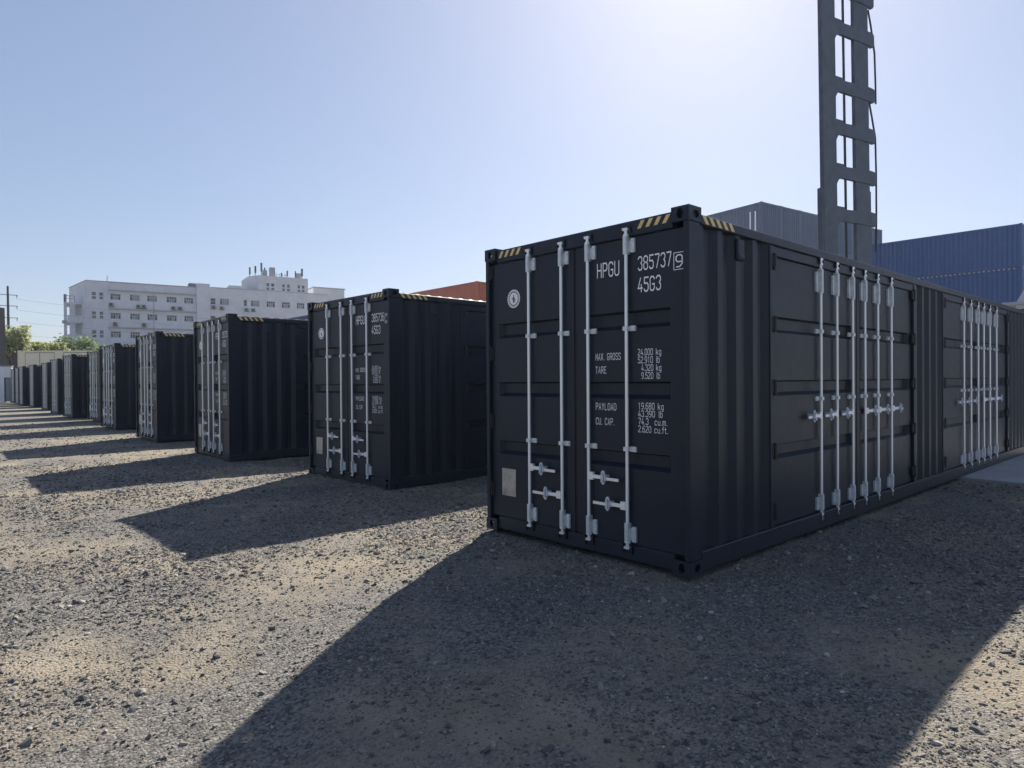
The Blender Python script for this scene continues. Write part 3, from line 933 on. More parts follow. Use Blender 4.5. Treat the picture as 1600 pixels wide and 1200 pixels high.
    # side door sets
    for off in (0.0, 5.2):
        m = MB(); m.box(1.335 + off, 1.415 + off, 0.010, 0.07, 0.173, 2.764, 0.006); m.build('side_post', bk, root)
        m = MB(); m.box(5.275 + off, 5.355 + off, 0.010, 0.07, 0.173, 2.764, 0.006); m.build('side_post', bk, root)
        m = MB(); m.box(1.416 + off, 5.274 + off, 0.020, 0.075, 2.672, 2.763, 0.006); m.build('side_header', bk, root)
        sd = []
        for k, (u0, u1) in enumerate(((1.425, 3.425), (3.447, 5.265))):
            m = MB()
            leaf_panel(m, u0 + off, u1 + off, 0.180, 2.665, GRO, u0 + off + 0.10, u1 + off - 0.10, 0.046, 0.050, 0.055, side)
            d = m.build('side_door', bk, root); sd.append(d)
            m = MB()
            m.box(u0 + off - 0.008, u0 + off - 0.001, 0.052, 0.09, 0.185, 2.66)
            m.build('door_gasket', M['seal'], d); m = MB()
            m.box(u1 + off + 0.001, u1 + off + (0.011 if k == 0 else 0.008), 0.052, 0.09, 0.185, 2.66)
            m.build('door_gasket', M['seal'], d)
            uh = (u0 - 0.012 if k == 0 else u1 + 0.012) + off
            for z in (0.32, 0.875, 1.46, 2.04, 2.615):
                m = MB()
                m.box(uh - 0.058, uh + 0.058, 0.006, 0.045, z - 0.058, z + 0.058, 0.008)
                m.tube([(uh, 0.004, z - 0.075), (uh, 0.004, z + 0.075)], 0.016, 8)
                m.build('hinge', M['hinge'], d)
        for k, ub in enumerate((2.43, 2.83, 3.255, 3.61, 4.01, 4.46)):
            d = sd[0 if k < 3 else 1]
            fn = (lambda ub: (lambda u, dd, z: (ub + u, 0.016 + dd, z)))(ub + off)
            s_ = -1 if k < 3 else 1
            m = MB(); bar_mesh(m, 0.115, 2.745, fn); m.build('locking_bar', M['galv'], d, True)
            for z0, z1 in ((0.19, 0.36), (2.41, 2.655)):
                m = MB(); bracket_big(m, fn, z0, z1, -1); m.build('bar_bracket', M['galv_cast'], d)
            for z in (1.335, 2.02):
                m = MB(); bracket_small(m, fn, z, -1); m.build('bar_guide', M['galv_cast'], d)
            for z0, z1 in ((0.06, 0.15), (2.705, 2.79)):
                m = MB(); bbox(m, fn, -0.05, 0.058, 0.0, 0.004, z0, z1); bbox(m, fn, -0.05, -0.032, -0.014, 0.001, z0, z1); bbox(m, fn, 0.042, 0.058, -0.014, 0.001, z0, z1)
                m.build('cam_keeper', M['hinge'], root)
            m = MB(); handle_mesh(m, fn, 1.165, s_, 0.34); m.build('door_handle', M['galv'], d)
            m = MB(); catch_mesh(m, fn, 1.165, s_ * 0.23); m.build('handle_catch', M['galv_cast'], d)
            m = MB(); catch_tongue(m, fn, 1.165, s_ * 0.23); m.build('catch_tongue', M['zinc'], d)
    return root

def serial(root, number, digit):
    door = next(c for c in root.children if c.name.startswith('end_door') and min(v.co.y for v in c.data.vertices) < 0.5)
    m = MB(); text_mesh(m, 'HPGU', 0.950, 0.712, 2.440, 0.118, stroke=0.82); m.build('lettering', M['white'], door)
    m = MB(); text_mesh(m, number, 0.508, 0.188, 2.452, 0.108, stroke=0.82); m.build('lettering', M['white'], door)
    m = MB(); text_mesh(m, '45G3', 0.510, 0.288, 2.272, 0.112, stroke=0.82); m.build('lettering', M['white'], door)
    if digit:
        m = MB(); text_mesh(m, '[' + digit, 0.140, 0.084, 2.432, 0.092, stroke=0.80); m.build('check_digit', M['white'], door)

near = make_container('nearest graphite shipping container, marked HPGU 385737, facing the open gravel')
GRP = 'graphite containers lined up across the gravel yard'
near['group'] = GRP
row = [  # x, y, z, turn
    (0.61, 5.30, -0.03, 0.03), (0.15, 10.38, -0.02, -0.04), (0.32, 16.11, -0.02, -0.03), (0.66, 22.4, -0.03, -0.005),
    (1.2, 27.8, -0.03, 0.0), (1.02, 32.6, -0.05, 0.0), (1.31, 38.5, -0.08, 0.0), (1.78, 45.6, -0.10, 0.0),
    (1.82, 51.8, -0.10, 0.0), (1.75, 56.8, -0.11, 0.0), (1.96, 61.5, -0.11, 0.0), (2.23, 67.1, -0.12, 0.0)]
labels = [
    'graphite container just behind the nearest one, its end doors marked HPGU 385736',
    'graphite container standing third from the camera, between the 385736 one and the fourth',
    'graphite container fourth from the camera, in front of the stair column of the white building',
    'graphite container fifth from the camera, its doors a narrow strip under the white building corner',
    'graphite container sixth from the camera, mostly hidden behind the fifth, only its doors showing',
    'graphite container seventh from the camera, in front of the right end of the beige container',
    'graphite container eighth from the camera, a narrow dark block left of the seventh',
    'graphite container ninth from the camera, its doors one pale strip below the beige doors',
    'graphite container tenth from the camera, below the left doors of the beige container',
    'graphite container eleventh from the camera, below the left end of the beige container',
    'graphite container twelfth from the camera, squeezed between its neighbours near the white wall',
    'farthest graphite container of the row, last before the white wall with the gate']
nums = ['385736', '385735', '385734', '385733']
SMALL = ('bar_bracket', 'bar_guide', 'catch_tongue', 'handle_catch', 'cam_keeper', 'hinge', 'lettering', 'vent', 'data_plate', 'door_gasket')
for i, ((x, y, z, a), lb) in enumerate(zip(row, labels)):
    c = copy_tree(near, None, SMALL if i >= 6 else (('lettering',) if i >= 4 else ()))
    c.location = (x, y, z); c.rotation_euler = (0, 0, a)
    c['label'] = lb
    if i < 4:
        serial(c, nums[i], '3' if i == 0 else None)
serial(near, '385737', '9')

# ------------------------------------------------------------------ stacked containers in the background
def plain_container(name, label, m, group, H=CH, CL=CL):
    """stacked box: corrugated sides and ends, rails, posts, castings"""
    r = thing(name, label, 'container', group=group)
    w = MB()
    corrugated(w, 0.15, CL - 0.15, 0.15, H - 0.11, 0.03, 0.045, lambda u, d, z: (u, d, z))
    corrugated(w, 0.15, CL - 0.15, 0.15, H - 0.11, -0.03, -0.045, lambda u, d, z: (u, CW + d, z))
    w.build('corrugated_wall', m, r)
    w = MB()
    corrugated(w, 0.12, CW - 0.12, 0.15, H - 0.11, 0.012, 0.105, lambda u, d, z: (d, u, z), 0.25)
    w.build('end_wall', m, r)
    w = MB()
    corrugated(w, 0.12, CW - 0.12, 0.15, H - 0.11, -0.03, -0.045, lambda u, d, z: (CL + d, u, z), 0.25)
    w.build('end_wall', m, r)
    w = MB(); w.box(0.05, CL - 0.05, 0.06, CW - 0.06, H - 0.06, H - 0.03); w.build('roof', m, r)
    w = MB(); w.box(0.06, CL - 0.06, 0.06, CW - 0.06, 0.10, 0.149); w.build('floor', m, r)
    for y0, y1 in ((0.0, 0.06), (CW - 0.06, CW)):
        w = MB(); w.box(0.155, CL - 0.155, y0, y1, H - 0.11, H - 0.025); w.build('top_side_rail', m, r)
        w = MB(); w.box(0.155, CL - 0.155, y0, y1, 0.02, 0.15); w.build('bottom_side_rail', m, r)
    for x0, x1 in ((0.0, 0.06), (CL - 0.06, CL)):
        w = MB(); w.box(x0, x1, 0.155, CW - 0.155, H - 0.11, H - 0.025); w.build('end_header', m, r)
        w = MB(); w.box(x0, x1, 0.155, CW - 0.155, 0.02, 0.15); w.build('end_sill', m, r)
    for cx in (0, 1):
        for cy in (0, 1):
            x0 = 0 if cx == 0 else CL - 0.15; y0 = 0 if cy == 0 else CW - 0.12
            w = MB(); w.box(x0 + 0.003, x0 + 0.147, y0 + 0.003, y0 + 0.117, 0.119, H - 0.119); w.build('corner_post', m, r)
            for top in (0, 1):
                z0 = H - 0.118 if top else 0
                w = MB(); w.box(x0 - (0.004 if cx == 0 else 0.024), x0 + (0.174 if cx == 0 else 0.154), y0 - (0.004 if cy == 0 else 0.038), y0 + (0.158 if cy == 0 else 0.124), z0, z0 + 0.118, 0.008)
                w.build('corner_casting', m, r)
    return r

def place(o, loc, rz):
    o.location = loc; o.rotation_euler = (0, 0, rz)
    return o

# grey stack, five high: seven ends seen side by side
gh = R(-8.0)
g0 = Vector((41.75, 20.7, -0.03))
gx = Vector((math.cos(gh), math.sin(gh), 0))
G_GRP = 'grey containers stacked five high behind the mast'
gp = plain_container('grey_container', 'x', M['bgrey'], G_GRP)
gtop = ['grey top tier container at the left corner of the grey stack, its side showing',
        'grey top tier container second from the left corner of the grey stack',
        'grey top tier container next to the left post of the mast, on its left',
        'grey top tier container right behind the left post of the mast',
        'grey top tier container seen between the two posts of the mast',
        'grey top tier container behind the right post of the mast',
        'grey top tier container peeping out right of the mast above the blue stack']
first = True
for lev in range(5):
    for k in range(7):
        o = gp if first else copy_tree(gp)
        first = False
        # turned so that its end faces the yard: local x runs away from the camera
        place(o, g0 + gx * ((k + 1) * (CW + 0.03)) + Vector((0, 0, lev * (CH + 0.004))), gh + math.pi / 2)
        o['label'] = gtop[k] if lev == 4 else 'grey container in a lower tier of the grey stack behind the mast'

# blue stack, four high
b_lab = ['blue container in the lowest tier of the blue stack', 'blue container in the second tier of the blue stack',
         'blue container under the top one of the blue stack, below the line of bright gaps',
         'topmost blue container of the blue stack, its ribbed long side against the sky']
bp_ = plain_container('blue_container', b_lab[0], M['blue'], 'blue containers stacked four high', CL=9.125)
for lev in range(4):
    o = bp_ if lev == 0 else copy_tree(bp_)
    place(o, Vector((49.4 + CW, 6.73, -0.03 + lev * (CH + 0.004))), math.pi / 2)
    if lev == 2: o_blue3 = o
    o['label'] = b_lab[lev]

cl = MB().box(-0.045, 0.045, -0.012, 0.012, -0.028, 0.028, 0.006).mesh('gap_glint', M['galv'])  # pale bits added to stand in for light glinting along the gap
for k in range(31):
    c = inst('gap_glint', cl, o_blue3, (0.42 + k * 0.278, CW + 0.014, CH - 0.036))

# orange stack, three high; dark grey pair further left
o_lab = ['orange container on the ground under the other two orange ones', 'orange container in the middle of the orange stack',
         'topmost rusty orange container, showing between the two nearest graphite containers']
op = plain_container('orange_container', o_lab[0], M['orange'], 'orange containers stacked three high')
for lev in range(3):
    o = op if lev == 0 else copy_tree(op)
    place(o, Vector((25.7 + CW, 33.9, -0.06 + lev * (CH + 0.004))), math.pi / 2)
    o['label'] = o_lab[lev]
d_lab = ['dark grey container under another one behind the third graphite container', 'dark grey container on top, its roof edge sloping behind the third graphite container']
dp = plain_container('grey_container', d_lab[0], M['bgrey'], 'dark grey containers stacked two high')
for lev in range(2):
    o = dp if lev == 0 else copy_tree(dp)
    place(o, Vector((14.2 + CW, 34.2, -0.06 + lev * (CH + 0.004))), math.pi / 2)
    o['label'] = d_lab[lev]

# beige container with outlined side doors, on top of another
bh = R(-39.0)
def beige(label):
    r = plain_container('beige_container', label, M['beige'], 'beige containers stacked two high')
    for ch in list(r.children):
        if ch.name.startswith('corrugated_wall'):
            bpy.data.objects.remove(ch)
    w = MB(); corrugated(w, 0.15, CL - 0.15, 0.15, CH - 0.11, -0.03, -0.045, lambda u, d, z: (u, CW + d, z)); w.build('corrugated_wall', M['beige'], r)
    w = MB()
    for a, b in ((0.15, 0.88), (4.53, 5.60), (9.2, CL - 0.15)):
        w.box(a, b, 0.03, 0.06, 0.151, CH - 0.111)
    w.build('side_panel', M['beige'], r)
    for a in (0.90, 5.62):
        for k in range(2):
            u0 = a + k * 1.80
            w = MB(); w.box(u0 + 0.035, u0 + 1.765, 0.035, 0.075, 0.20, CH - 0.32); d = w.build('side_door', M['beige'], r)
            w = MB()
            w.box(u0 - 0.02, u0 + 0.034, 0.045, 0.07, 0.151, CH - 0.26); w.box(u0 + 1.766, u0 + 1.80, 0.045, 0.07, 0.151, CH - 0.26)
            w.box(u0 + 0.034, u0 + 1.766, 0.045, 0.07, CH - 0.319, CH - 0.26)
            w.build('door_seam', M['seam'], d)
        w = MB(); w.box(a - 0.02, a + 3.6, 0.03, 0.06, CH - 0.259, CH - 0.111); w.build('side_header', M['beige'], r)
    return r
o = beige('lower beige container, hidden behind the far end of the graphite row')
place(o, (5.97, 102.3, -0.09), bh)
o2 = copy_tree(o); place(o2, (5.97, 102.3, CH - 0.086), bh)
o2['label'] = 'upper beige container with two sets of outlined side doors, in front of the bushes'

w1 = plain_container('brown_container', 'dark brown container under another, left of the beige ones', M['brown'], 'dark brown containers stacked two high')
place(w1, (5.96, 109.4, -0.12), bh)
w2 = copy_tree(w1); place(w2, (5.96, 109.4, CH - 0.116), bh)
w2['label'] = 'upper dark brown container, a narrow strip of it showing left of the beige container'

# ------------------------------------------------------------------ container handler mast
mh = R(-12.0)
T = thing('container_handler', 'tall dark handler mast with crossbars rising behind the nearest container', 'lift truck', (16.26, 5.64, -0.03), mh)
T.rotation_euler = (0, R(-1.0), mh)
MT = M['mast']
def rung(mb, z):
    mb.prism([(0.66, z + 0.02), (2.40, z), (2.70, z - 0.02), (2.76, z + 0.06), (2.76, z + 0.36), (2.70, z + 0.42), (2.50, z + 0.44), (1.12, z + 0.38), (1.04, z + 0.45), (0.66, z + 0.45)], 1, 0.0, 0.10)
m = MB(); m.box(0.0, 0.70, -0.02, 0.12, 0.3, 16.5, 0.03); m.box(-0.10, 0.60, 0.0, 0.15, 0.3, 7.35, 0.03); m.build('mast_post', MT, T)
m = MB(); m.box(1.72, 2.48, 0.03, 0.15, 0.3, 16.5, 0.02); m.box(2.40, 2.57, 0.05, 0.18, 0.3, 7.55, 0.02); m.build('mast_post', MT, T)
for z in (2.6, 4.4, 6.42, 7.75, 9.10, 10.42, 12.20, 13.45, 14.9):
    m = MB(); rung(m, z); m.build('crossbar', MT, T)
# rounded gussets where the bars meet the left post
m = MB()
for z in (6.42, 7.75, 9.10, 10.42, 12.20, 13.45):
    m.prism([(0.68, z + 0.021), (0.98, z + 0.019), (0.80, z - 0.05), (0.68, z - 0.22)], 1, 0.0, 0.07)
m.build('gusset', MT, T)
m = MB(); m.tube([(1.34, 0.13, 0.4), (1.30, 0.13, 16.3)], 0.042, 6); m.build('lift_chain', M['cable'], T)
for pts in ([(2.60, 0.1, 13.4), (2.66, 0.05, 12.9), (2.80, 0.02, 12.0), (2.83, 0.02, 11.0), (2.83, 0.02, 10.4)],
            [(2.58, 0.1, 10.5), (2.64, 0.05, 10.0), (2.78, 0.02, 9.3), (2.80, 0.02, 8.2), (2.78, 0.02, 6.6), (2.72, 0.02, 5.6)],
            [(2.58, 0.22, 13.0), (2.58, 0.22, 8.0), (2.56, 0.22, 5.6)]):
    m = MB(); m.tube(pts, 0.032, 6); m.build('hydraulic_hose', M['cable'], T)
m = MB(); m.box(-0.4, 2.9, 0.3, 5.6, 0.55, 1.5, 0.08); m.box(-0.2, 2.7, 4.2, 6.0, 0.5, 2.1, 0.12); m.build('chassis', MT, T)
m = MB(); m.box(0.6, 1.9, 2.2, 3.9, 1.5, 2.6, 0.08); cabm = m.build('cab', M['glass'], T)
for u in (-0.35, 2.4):
    for v in (1.0, 4.9):
        m = MB(); m.tube([(u, v, 0.62), (u + 0.45, v, 0.62)], 0.62, 20); m.tube([(u - 0.01, v, 0.62), (u + 0.46, v, 0.62)], 0.3, 12); m.build('wheel', M['tyre'], T)

# two pale thin pipes
m = MB(); m.tube([(0, 0, 0), (0, 0, 9.05)], 0.03, 8); m.tube([(0.22, -0.13, 0), (0.22, -0.13, 9.1)], 0.03, 8); m.tube([(0, 0, 7.2), (0.22, -0.13, 7.2)], 0.03, 6)
o = m.build('pipe_pair', M['galv']); o.location = (23.76, 12.06, 0)
tag(o, 'pair of thin pale upright pipes in front of the left end of the grey stack', 'pipes')

# pale shed right of the near container's far end
S = thing('pale_shed', 'pale sheet metal shed with a slanted end at the right edge', 'shed', (20.25, 1.69, 0), R(-79))
m = MB(); m.prism([(0, 0), (8, 0), (8, 4.6), (0.42, 4.6), (0.02, 3.80), (0.0, 3.72)], 1, 0.0, 4.0); m.build('wall', M['shed'], S)
m = MB(); m.box(-0.35, 8.1, -0.12, 4.1, 3.70, 3.78); m.build('ledge', M['trim'], S)
m = MB(); m.box(0.38, 8.05, -0.06, 4.06, 4.602, 4.70); m.build('roof_edge', M['trim'], S)

# ------------------------------------------------------------------ white building
BH = R(-9.5)
B = thing('office_building', 'white flat roofed building of several storeys with rows of windows beyond the containers', 'building', (19.72, 138.9, -0.13), BH)
def facade(mb, u0, u1, z0, z1, holes, y, dep, fn):
    us = sorted({u0, u1, *[h[0] for h in holes], *[h[1] for h in holes]})
    zs = sorted({z0, z1, *[h[2] for h in holes], *[h[3] for h in holes]})
    us = [u for u in us if u0 <= u <= u1]; zs = [z for z in zs if z0 <= z <= z1]
    for i in range(len(us) - 1):
        for j in range(len(zs) - 1):
            cu, cz = (us[i] + us[i + 1]) / 2, (zs[j] + zs[j + 1]) / 2
            if any(h[0] < cu < h[1] and h[2] < cz < h[3] for h in holes): continue
            mb.quad(fn(us[i], y, zs[j]), fn(us[i + 1], y, zs[j]), fn(us[i + 1], y, zs[j + 1]), fn(us[i], y, zs[j + 1]))
    for a, b, c, d in holes:
        for p, q in (((a, c), (a, d)), ((b, c), (b, d)), ((a, c), (b, c)), ((a, d), (b, d))):
            mb.quad(fn(p[0], y, p[1]), fn(q[0], y, q[1]), fn(q[0], y + dep, q[1]), fn(p[0], y + dep, p[1]))

BF = lambda u, y, z: (u, y, z)
def window(u0, u1, z0, z1, y, style):
    fr = MB(); gl = MB()
    t = 0.06
    yf = y + 0.13
    def fbox(a, b, c, d): fr.box(a, b, yf, yf + 0.05, c, d)
    fbox(u0, u1, z0, z0 + t); fbox(u0, u1, z1 - t, z1); fbox(u0, u0 + t, z0 + t, z1 - t); fbox(u1 - t, u1, z0 + t, z1 - t)
    n = 4 if (u1 - u0) > 1.2 else 1
    zt = z1 - (z1 - z0) * 0.36 if n == 4 else (z0 + z1) / 2
    fbox(u0 + t, u1 - t, zt - 0.03, zt + 0.03)
    for k in range(1, n):
        x = u0 + (u1 - u0) * k / n
        fbox(x - 0.03, x + 0.03, z0 + t, zt - 0.03); fbox(x - 0.03, x + 0.03, zt + 0.03, z1 - t)
    for k in range(n):
        xa = u0 + (u1 - u0) * k / n; xb = u0 + (u1 - u0) * (k + 1) / n
        for j, (za, zb) in enumerate(((z0, zt), (zt, z1))):
            pale = (style == 1 and (k > 0)) or (style == 0 and j == 0 and k in (1, 2)) or (style == 2 and j == 0 and k == 2)
            gl.cur = 1 if pale else 0
            gl.quad((xa, yf + 0.03, za), (xb, yf + 0.03, za), (xb, yf + 0.03, zb), (xa, yf + 0.03, zb))
    w = fr.build('window', M['frame'], B)
    gl.build('pane', [M['glass'], M['curtain']], w)

# main wing
rows = [(17.05, 18.2), (13.5, 14.65), (10.0, 11.2), (6.5, 7.7), (3.0, 4.2)]
wu = [(3.85, 5.5), (7.0, 8.6), (9.85, 11.55), (13.15, 14.9), (16.2, 17.85)]
su = [(0.9, 1.6), (2.1, 2.75)]
ru = [(20.95, 21.9), (22.7, 24.4), (27.2, 27.85), (28.6, 30.3), (31.7, 33.4), (34.8, 36.5), (37.9, 39.5)]
holes1 = [(a, b, c, d) for a, b in wu for c, d in rows]
stairw = []
for a, b in su:
    for c, d in rows:
        stairw += [(a, b, c - 0.05, c + 0.5), (a, b, c + 0.62, d + 0.1)]
holes2 = [(a, b, c + 0.1, d + 0.2) for a, b in ru for c, d in rows]
DEP = 13.0
m = MB(); facade(m, 0, 3.55, 0, 20.3, stairw, 0.0, 0.25, BF); facade(m, 3.55, 18.4, 0, 20.3, holes1, 0.12, 0.25, BF)
m.quad((3.55, 0, 0), (3.55, 0.12, 0), (3.55, 0.12, 20.3), (3.55, 0, 20.3))
m.quad((0, 0, 0), (0, DEP, 0), (0, DEP, 17.6), (0, 0, 20.3)) if False else m.quad((0, 0, 0), (0, DEP, 0), (0, DEP, 20.3), (0, 0, 20.3))
m.quad((0, DEP, 0), (44.5, DEP, 0), (44.5, DEP, 20.3), (0, DEP, 20.3))
m.build('wall', M['wallw'], B)
m = MB(); m.box(18.4, 20.75, -0.5, 0.5, 0, 21.1); m.build('pilaster', M['wallw'], B)
m = MB(); facade(m, 20.75, 44.5, 0, 20.5, holes2, 0.05, 0.25, BF); m.quad((44.5, 0.05, 0), (44.5, DEP, 0), (44.5, DEP, 20.5), (44.5, 0.05, 20.5)); m.build('wall', M['wallw'], B)
m = MB(); m.box(0.25, 44.3, 0.35, DEP - 0.2, 19.5, 19.7); m.build('roof', M['roofd'], B)
m = MB(); m.box(-0.06, 18.38, -0.06, 0.32, 20.3, 20.42); m.box(20.78, 44.56, -0.05, 0.3, 20.5, 20.6); m.build('parapet_cap', M['trim'], B)
for z in (18.72, 15.3, 11.82, 8.3, 4.9):
    m = MB(); m.box(3.56, 18.39, -0.30, 0.118, z, z + 0.16); m.build('ledge', M['trim'], B)
m = MB(); m.box(10.9, 11.0, 0.0, 0.11, 0, 18.6); m.build('downpipe', M['trim'], B)
k = 0
for (c, d) in rows:
    for i, (a, b) in enumerate(wu):
        st = 1 if (c > 17 and i in (1, 2)) else random.choice((0, 0, 2))
        window(a, b, c, d, 0.12, st); k += 1
for h in stairw: window(*h, 0.0, 2)
for i, (a, b) in enumerate(ru):
    for (c, d) in rows[:3]:
        window(a, b, c + 0.1, d + 0.2, 0.05, 1 if (i in (1, 3) and c > 17) else 0)
def ac(u, z, y):
    m = MB(); m.box(u, u + 0.85, y - 0.42, y - 0.08, z, z + 0.6, 0.03); q = m.build('ac_unit', M['ac'], B)
    m = MB(); m.box(u + 0.08, u + 0.60, y - 0.435, y - 0.418, z + 0.06, z + 0.54); m.build('grille', M['acf'], q)
    m = MB(); m.box(u + 0.02, u + 0.83, y - 0.44, y - 0.06, z - 0.1, z - 0.01); m.build('bracket', M['acf'], q)
for u, z, y in ((3.6, 15.85, 0.12), (8.0, 15.75, 0.12), (8.9, 15.75, 0.12), (13.9, 15.75, 0.12), (15.1, 15.75, 0.12), (4.2, 12.3, 0.12), (8.9, 12.3, 0.12),
                (21.1, 16.3, 0.05), (22.6, 16.2, 0.05), (27.3, 16.1, 0.05), (28.6, 16.1, 0.05)):
    ac(u, z, y)
m = MB(); m.prism([(-0.01, 0.01), (-0.01, DEP), (-2.7, DEP)], 2, 0.0, 20.29); m.build('side_wing', M['wallw'], B)
m = MB(); m.prism([(-0.02, -0.03), (-0.02, DEP), (-2.78, DEP)], 2, 20.291, 20.41); m.build('parapet_cap', M['trim'], B)
# roof boxes, tower block and antennas
m = MB(); m.box(24.5, 27.0, 0.06, 3.0, 20.61, 21.2); m.build('roof_block', M['wallw'], B)
m = MB(); m.box(17.2, 20.2, 0.8, 3.0, 20.43, 21.2); m.build('roof_block', M['roofd'], B)
m = MB(); m.box(42.3, 49.3, 3.0, 9.0, 18.0, 22.3); m.build('roof_block', M['wallw'], B)
m = MB(); m.box(42.1, 49.5, 2.8, 9.2, 22.3, 22.5); m.build('roof_edge', M['trim'], B)
tw = [(31.7, 32.35), (32.65, 33.35), (34.9, 35.5), (35.9, 36.55), (38.1, 38.7), (39.0, 39.6)]
th = []
for a, b in tw: th += [(a, b, 20.75, 21.3), (a, b, 21.5, 22.2)]
m = MB(); facade(m, 30.2, 40.3, 20.61, 23.7, th, 0.12, 0.25, BF)
m.quad((28.7, 3.0, 20.4), (30.2, 0.12, 20.4), (30.2, 0.12, 23.7), (28.7, 3.0, 23.7))
m.quad((28.7, 3.0, 19.6), (28.7, 10, 19.6), (28.7, 10, 23.7), (28.7, 3.0, 23.7))
m.quad((40.3, 0.12, 20.61), (40.3, 10, 20.61), (40.3, 10, 23.7), (40.3, 0.12, 23.7))
m.quad((28.7, 10, 20.4), (40.3, 10, 20.4), (40.3, 10, 23.7), (28.7, 10, 23.7))
m.add([(28.7, 3.0, 23.6), (30.2, 0.12, 23.6), (40.3, 0.12, 23.6), (40.3, 10, 23.6), (28.7, 10, 23.6)], [(0, 1, 2, 3, 4)])
m.build('tower_wall', M['wallw'], B)
for h in th: window(*h, 0.12, 2)
for (u, z0, z1, w_, d_) in ((29.0, 24.1, 25.6, 0.32, 3.0), (29.9, 24.3, 25.8, 0.34, 2.0), (30.9, 24.6, 26.4, 0.36, 1.0), (36.2, 24.0, 25.2, 0.3, 1.2), (37.9, 24.0, 25.3, 0.22, 1.2), (39.3, 24.2, 25.9, 0.40, 1.2), (33.9, 24.0, 25.0, 0.25, 2.4), (35.3, 24.0, 24.9, 0.25, 2.4), (31.9, 24.3, 25.7, 0.28, 2.6)):
    m = MB(); m.tube([(u, d_, 23.62), (u, d_, z1)], 0.07, 6); m.box(u - w_ / 2, u + w_ / 2, d_ - 0.3, d_ - 0.08, z0, z1, 0.03)
    m.build('antenna', M['ant'], B)
for (u0, u1, z1) in ((31.2, 32.0, 24.9), (32.6, 33.6, 25.6), (38.0, 39.0, 24.8)):
    m = MB(); m.box(u0, u1, 0.6, 1.8, 23.62, z1); m.build('chimney', M['trim'], B)
for u in (33.9, 34.5, 35.1, 35.7):
    m = MB(); m.tube([(u, 0.8, 23.62), (u, 0.8, 24.4)], 0.05, 5); m.tube([(u, 0.8, 24.3), (u + 0.55, 0.8, 24.1)], 0.04, 5); m.build('roof_fitting', M['ant'], B)
m = MB(); m.tube([(3.4, 1.2, 19.7), (3.4, 1.2, 21.6)], 0.06, 6); m.build('lightning_rod', M['ant'], B)
# stair annex with open balconies on the left end
ax0, ax1, ay0, ay1 = -3.4, -0.02, 2.2, 8.5
for z in (16.1, 12.6, 9.1, 5.6, 2.1):
    m = MB(); m.box(ax0, ax1, ay0, ay1, z, z + 0.3); m.build('balcony_slab', M['wallw'], B)
    if z < 16:
        m = MB(); m.box(ax0 + 0.55, ax1, ay0 - 0.16, ay0 - 0.01, z + 0.05, z + 1.45); m.build('balcony_parapet', M['wallw'], B)
        m = MB(); m.box(ax0 - 0.25, ax0 + 0.4, ay0 - 0.25, ay0 + 0.1, z - 0.1, z + 0.45); m.build('balcony_bracket', M['trim'], B)
m = MB(); m.box(ax0 + 0.01, ax0 + 0.5, ay0 + 0.01, ay0 + 0.5, 0, 16.09); m.box(ax0 + 0.95, ax0 + 1.75, ay0 + 0.01, ay0 + 0.4, 0, 16.09); m.build('annex_column', M['wallw'], B)
m = MB(); m.box(ax0 + 0.95, ax1, ay0 + 2.0, ay0 + 2.3, 0, 16.09); m.build('annex_wall', M['wallw'], B)
m = MB()
for u in (ax0 + 0.1, ax0 + 0.9, ax0 + 1.7): m.tube([(u, ay0 + 0.1, 16.4), (u, ay0 + 0.1, 17.6)], 0.045, 5)
m.tube([(ax0 + 0.1, ay0 + 0.1, 17.6), (ax0 + 1.7, ay0 + 0.1, 17.6)], 0.045, 5); m.tube([(ax0 + 0.1, ay0 + 0.1, 17.1), (ax0 + 1.7, ay0 + 0.1, 17.1)], 0.035, 5)
m.build('railing', M['ant'], B)
m = MB(); m.box(ax0, ax0 + 0.45, ay0 + 0.2, ay0 + 1.4, 16.41, 17.9); m.build('roof_tank', M['trim'], B)

# ------------------------------------------------------------------ left edge: pole, pillar, wall
P = thing('utility_pole', 'dark utility pole with three crossarms at the left edge', 'pole', (6.85, 122.2, -0.12))
m = MB(); m.tube([(0, 0, 0), (0.05, 0, 8), (0, 0, 16.3)], 0.3, 10, radii=[0.24, 0.20, 0.14]); m.build('shaft', M['wooden'], P)
for z in (14.95, 13.3, 11.5):
    m = MB(); m.box(-1.1, 1.2, -0.05, 0.05, z, z + 0.08); ca = m.build('crossarm', M['wooden'], P)
    for u in (-1.0, 1.1):
        m = MB(); m.tube([(u, 0, z), (u, 0, z - 0.4)], 0.05, 6); m.build('insulator', M['wooden'], ca)
W = MB()
for z in (14.4, 12.75, 10.95, 9.0):
    for u, s_ in ((1.1, 1), (-1.0, -1)):
        pts = [(u + s_ * t * 3.6, t * 1.2, z - 0.9 * (1 - (t / 6 - 1) ** 2) * 0.6) for t in range(0, 13)]
        W.tube(pts, 0.013, 4, cap=False)
o = W.build('power_lines', M['wooden']); o.location = (6.85, 122.2, -0.12)
tag(o, 'faint power lines strung from the utility pole behind the trees', 'wires')

o = MB(); o.prism([(-1.45, 0), (0.55, 0), (0.42, 9.2), (-1.35, 9.2)], 1, 0, 1.6)
pl = o.build('dark_pillar', M['pillar']); pl.location = (1.43, 79.6, -0.12); pl.rotation_euler = (0, 0, R(-42))
tag(pl, 'tall dark tapering pillar cut by the left edge, behind the white wall', 'pillar')

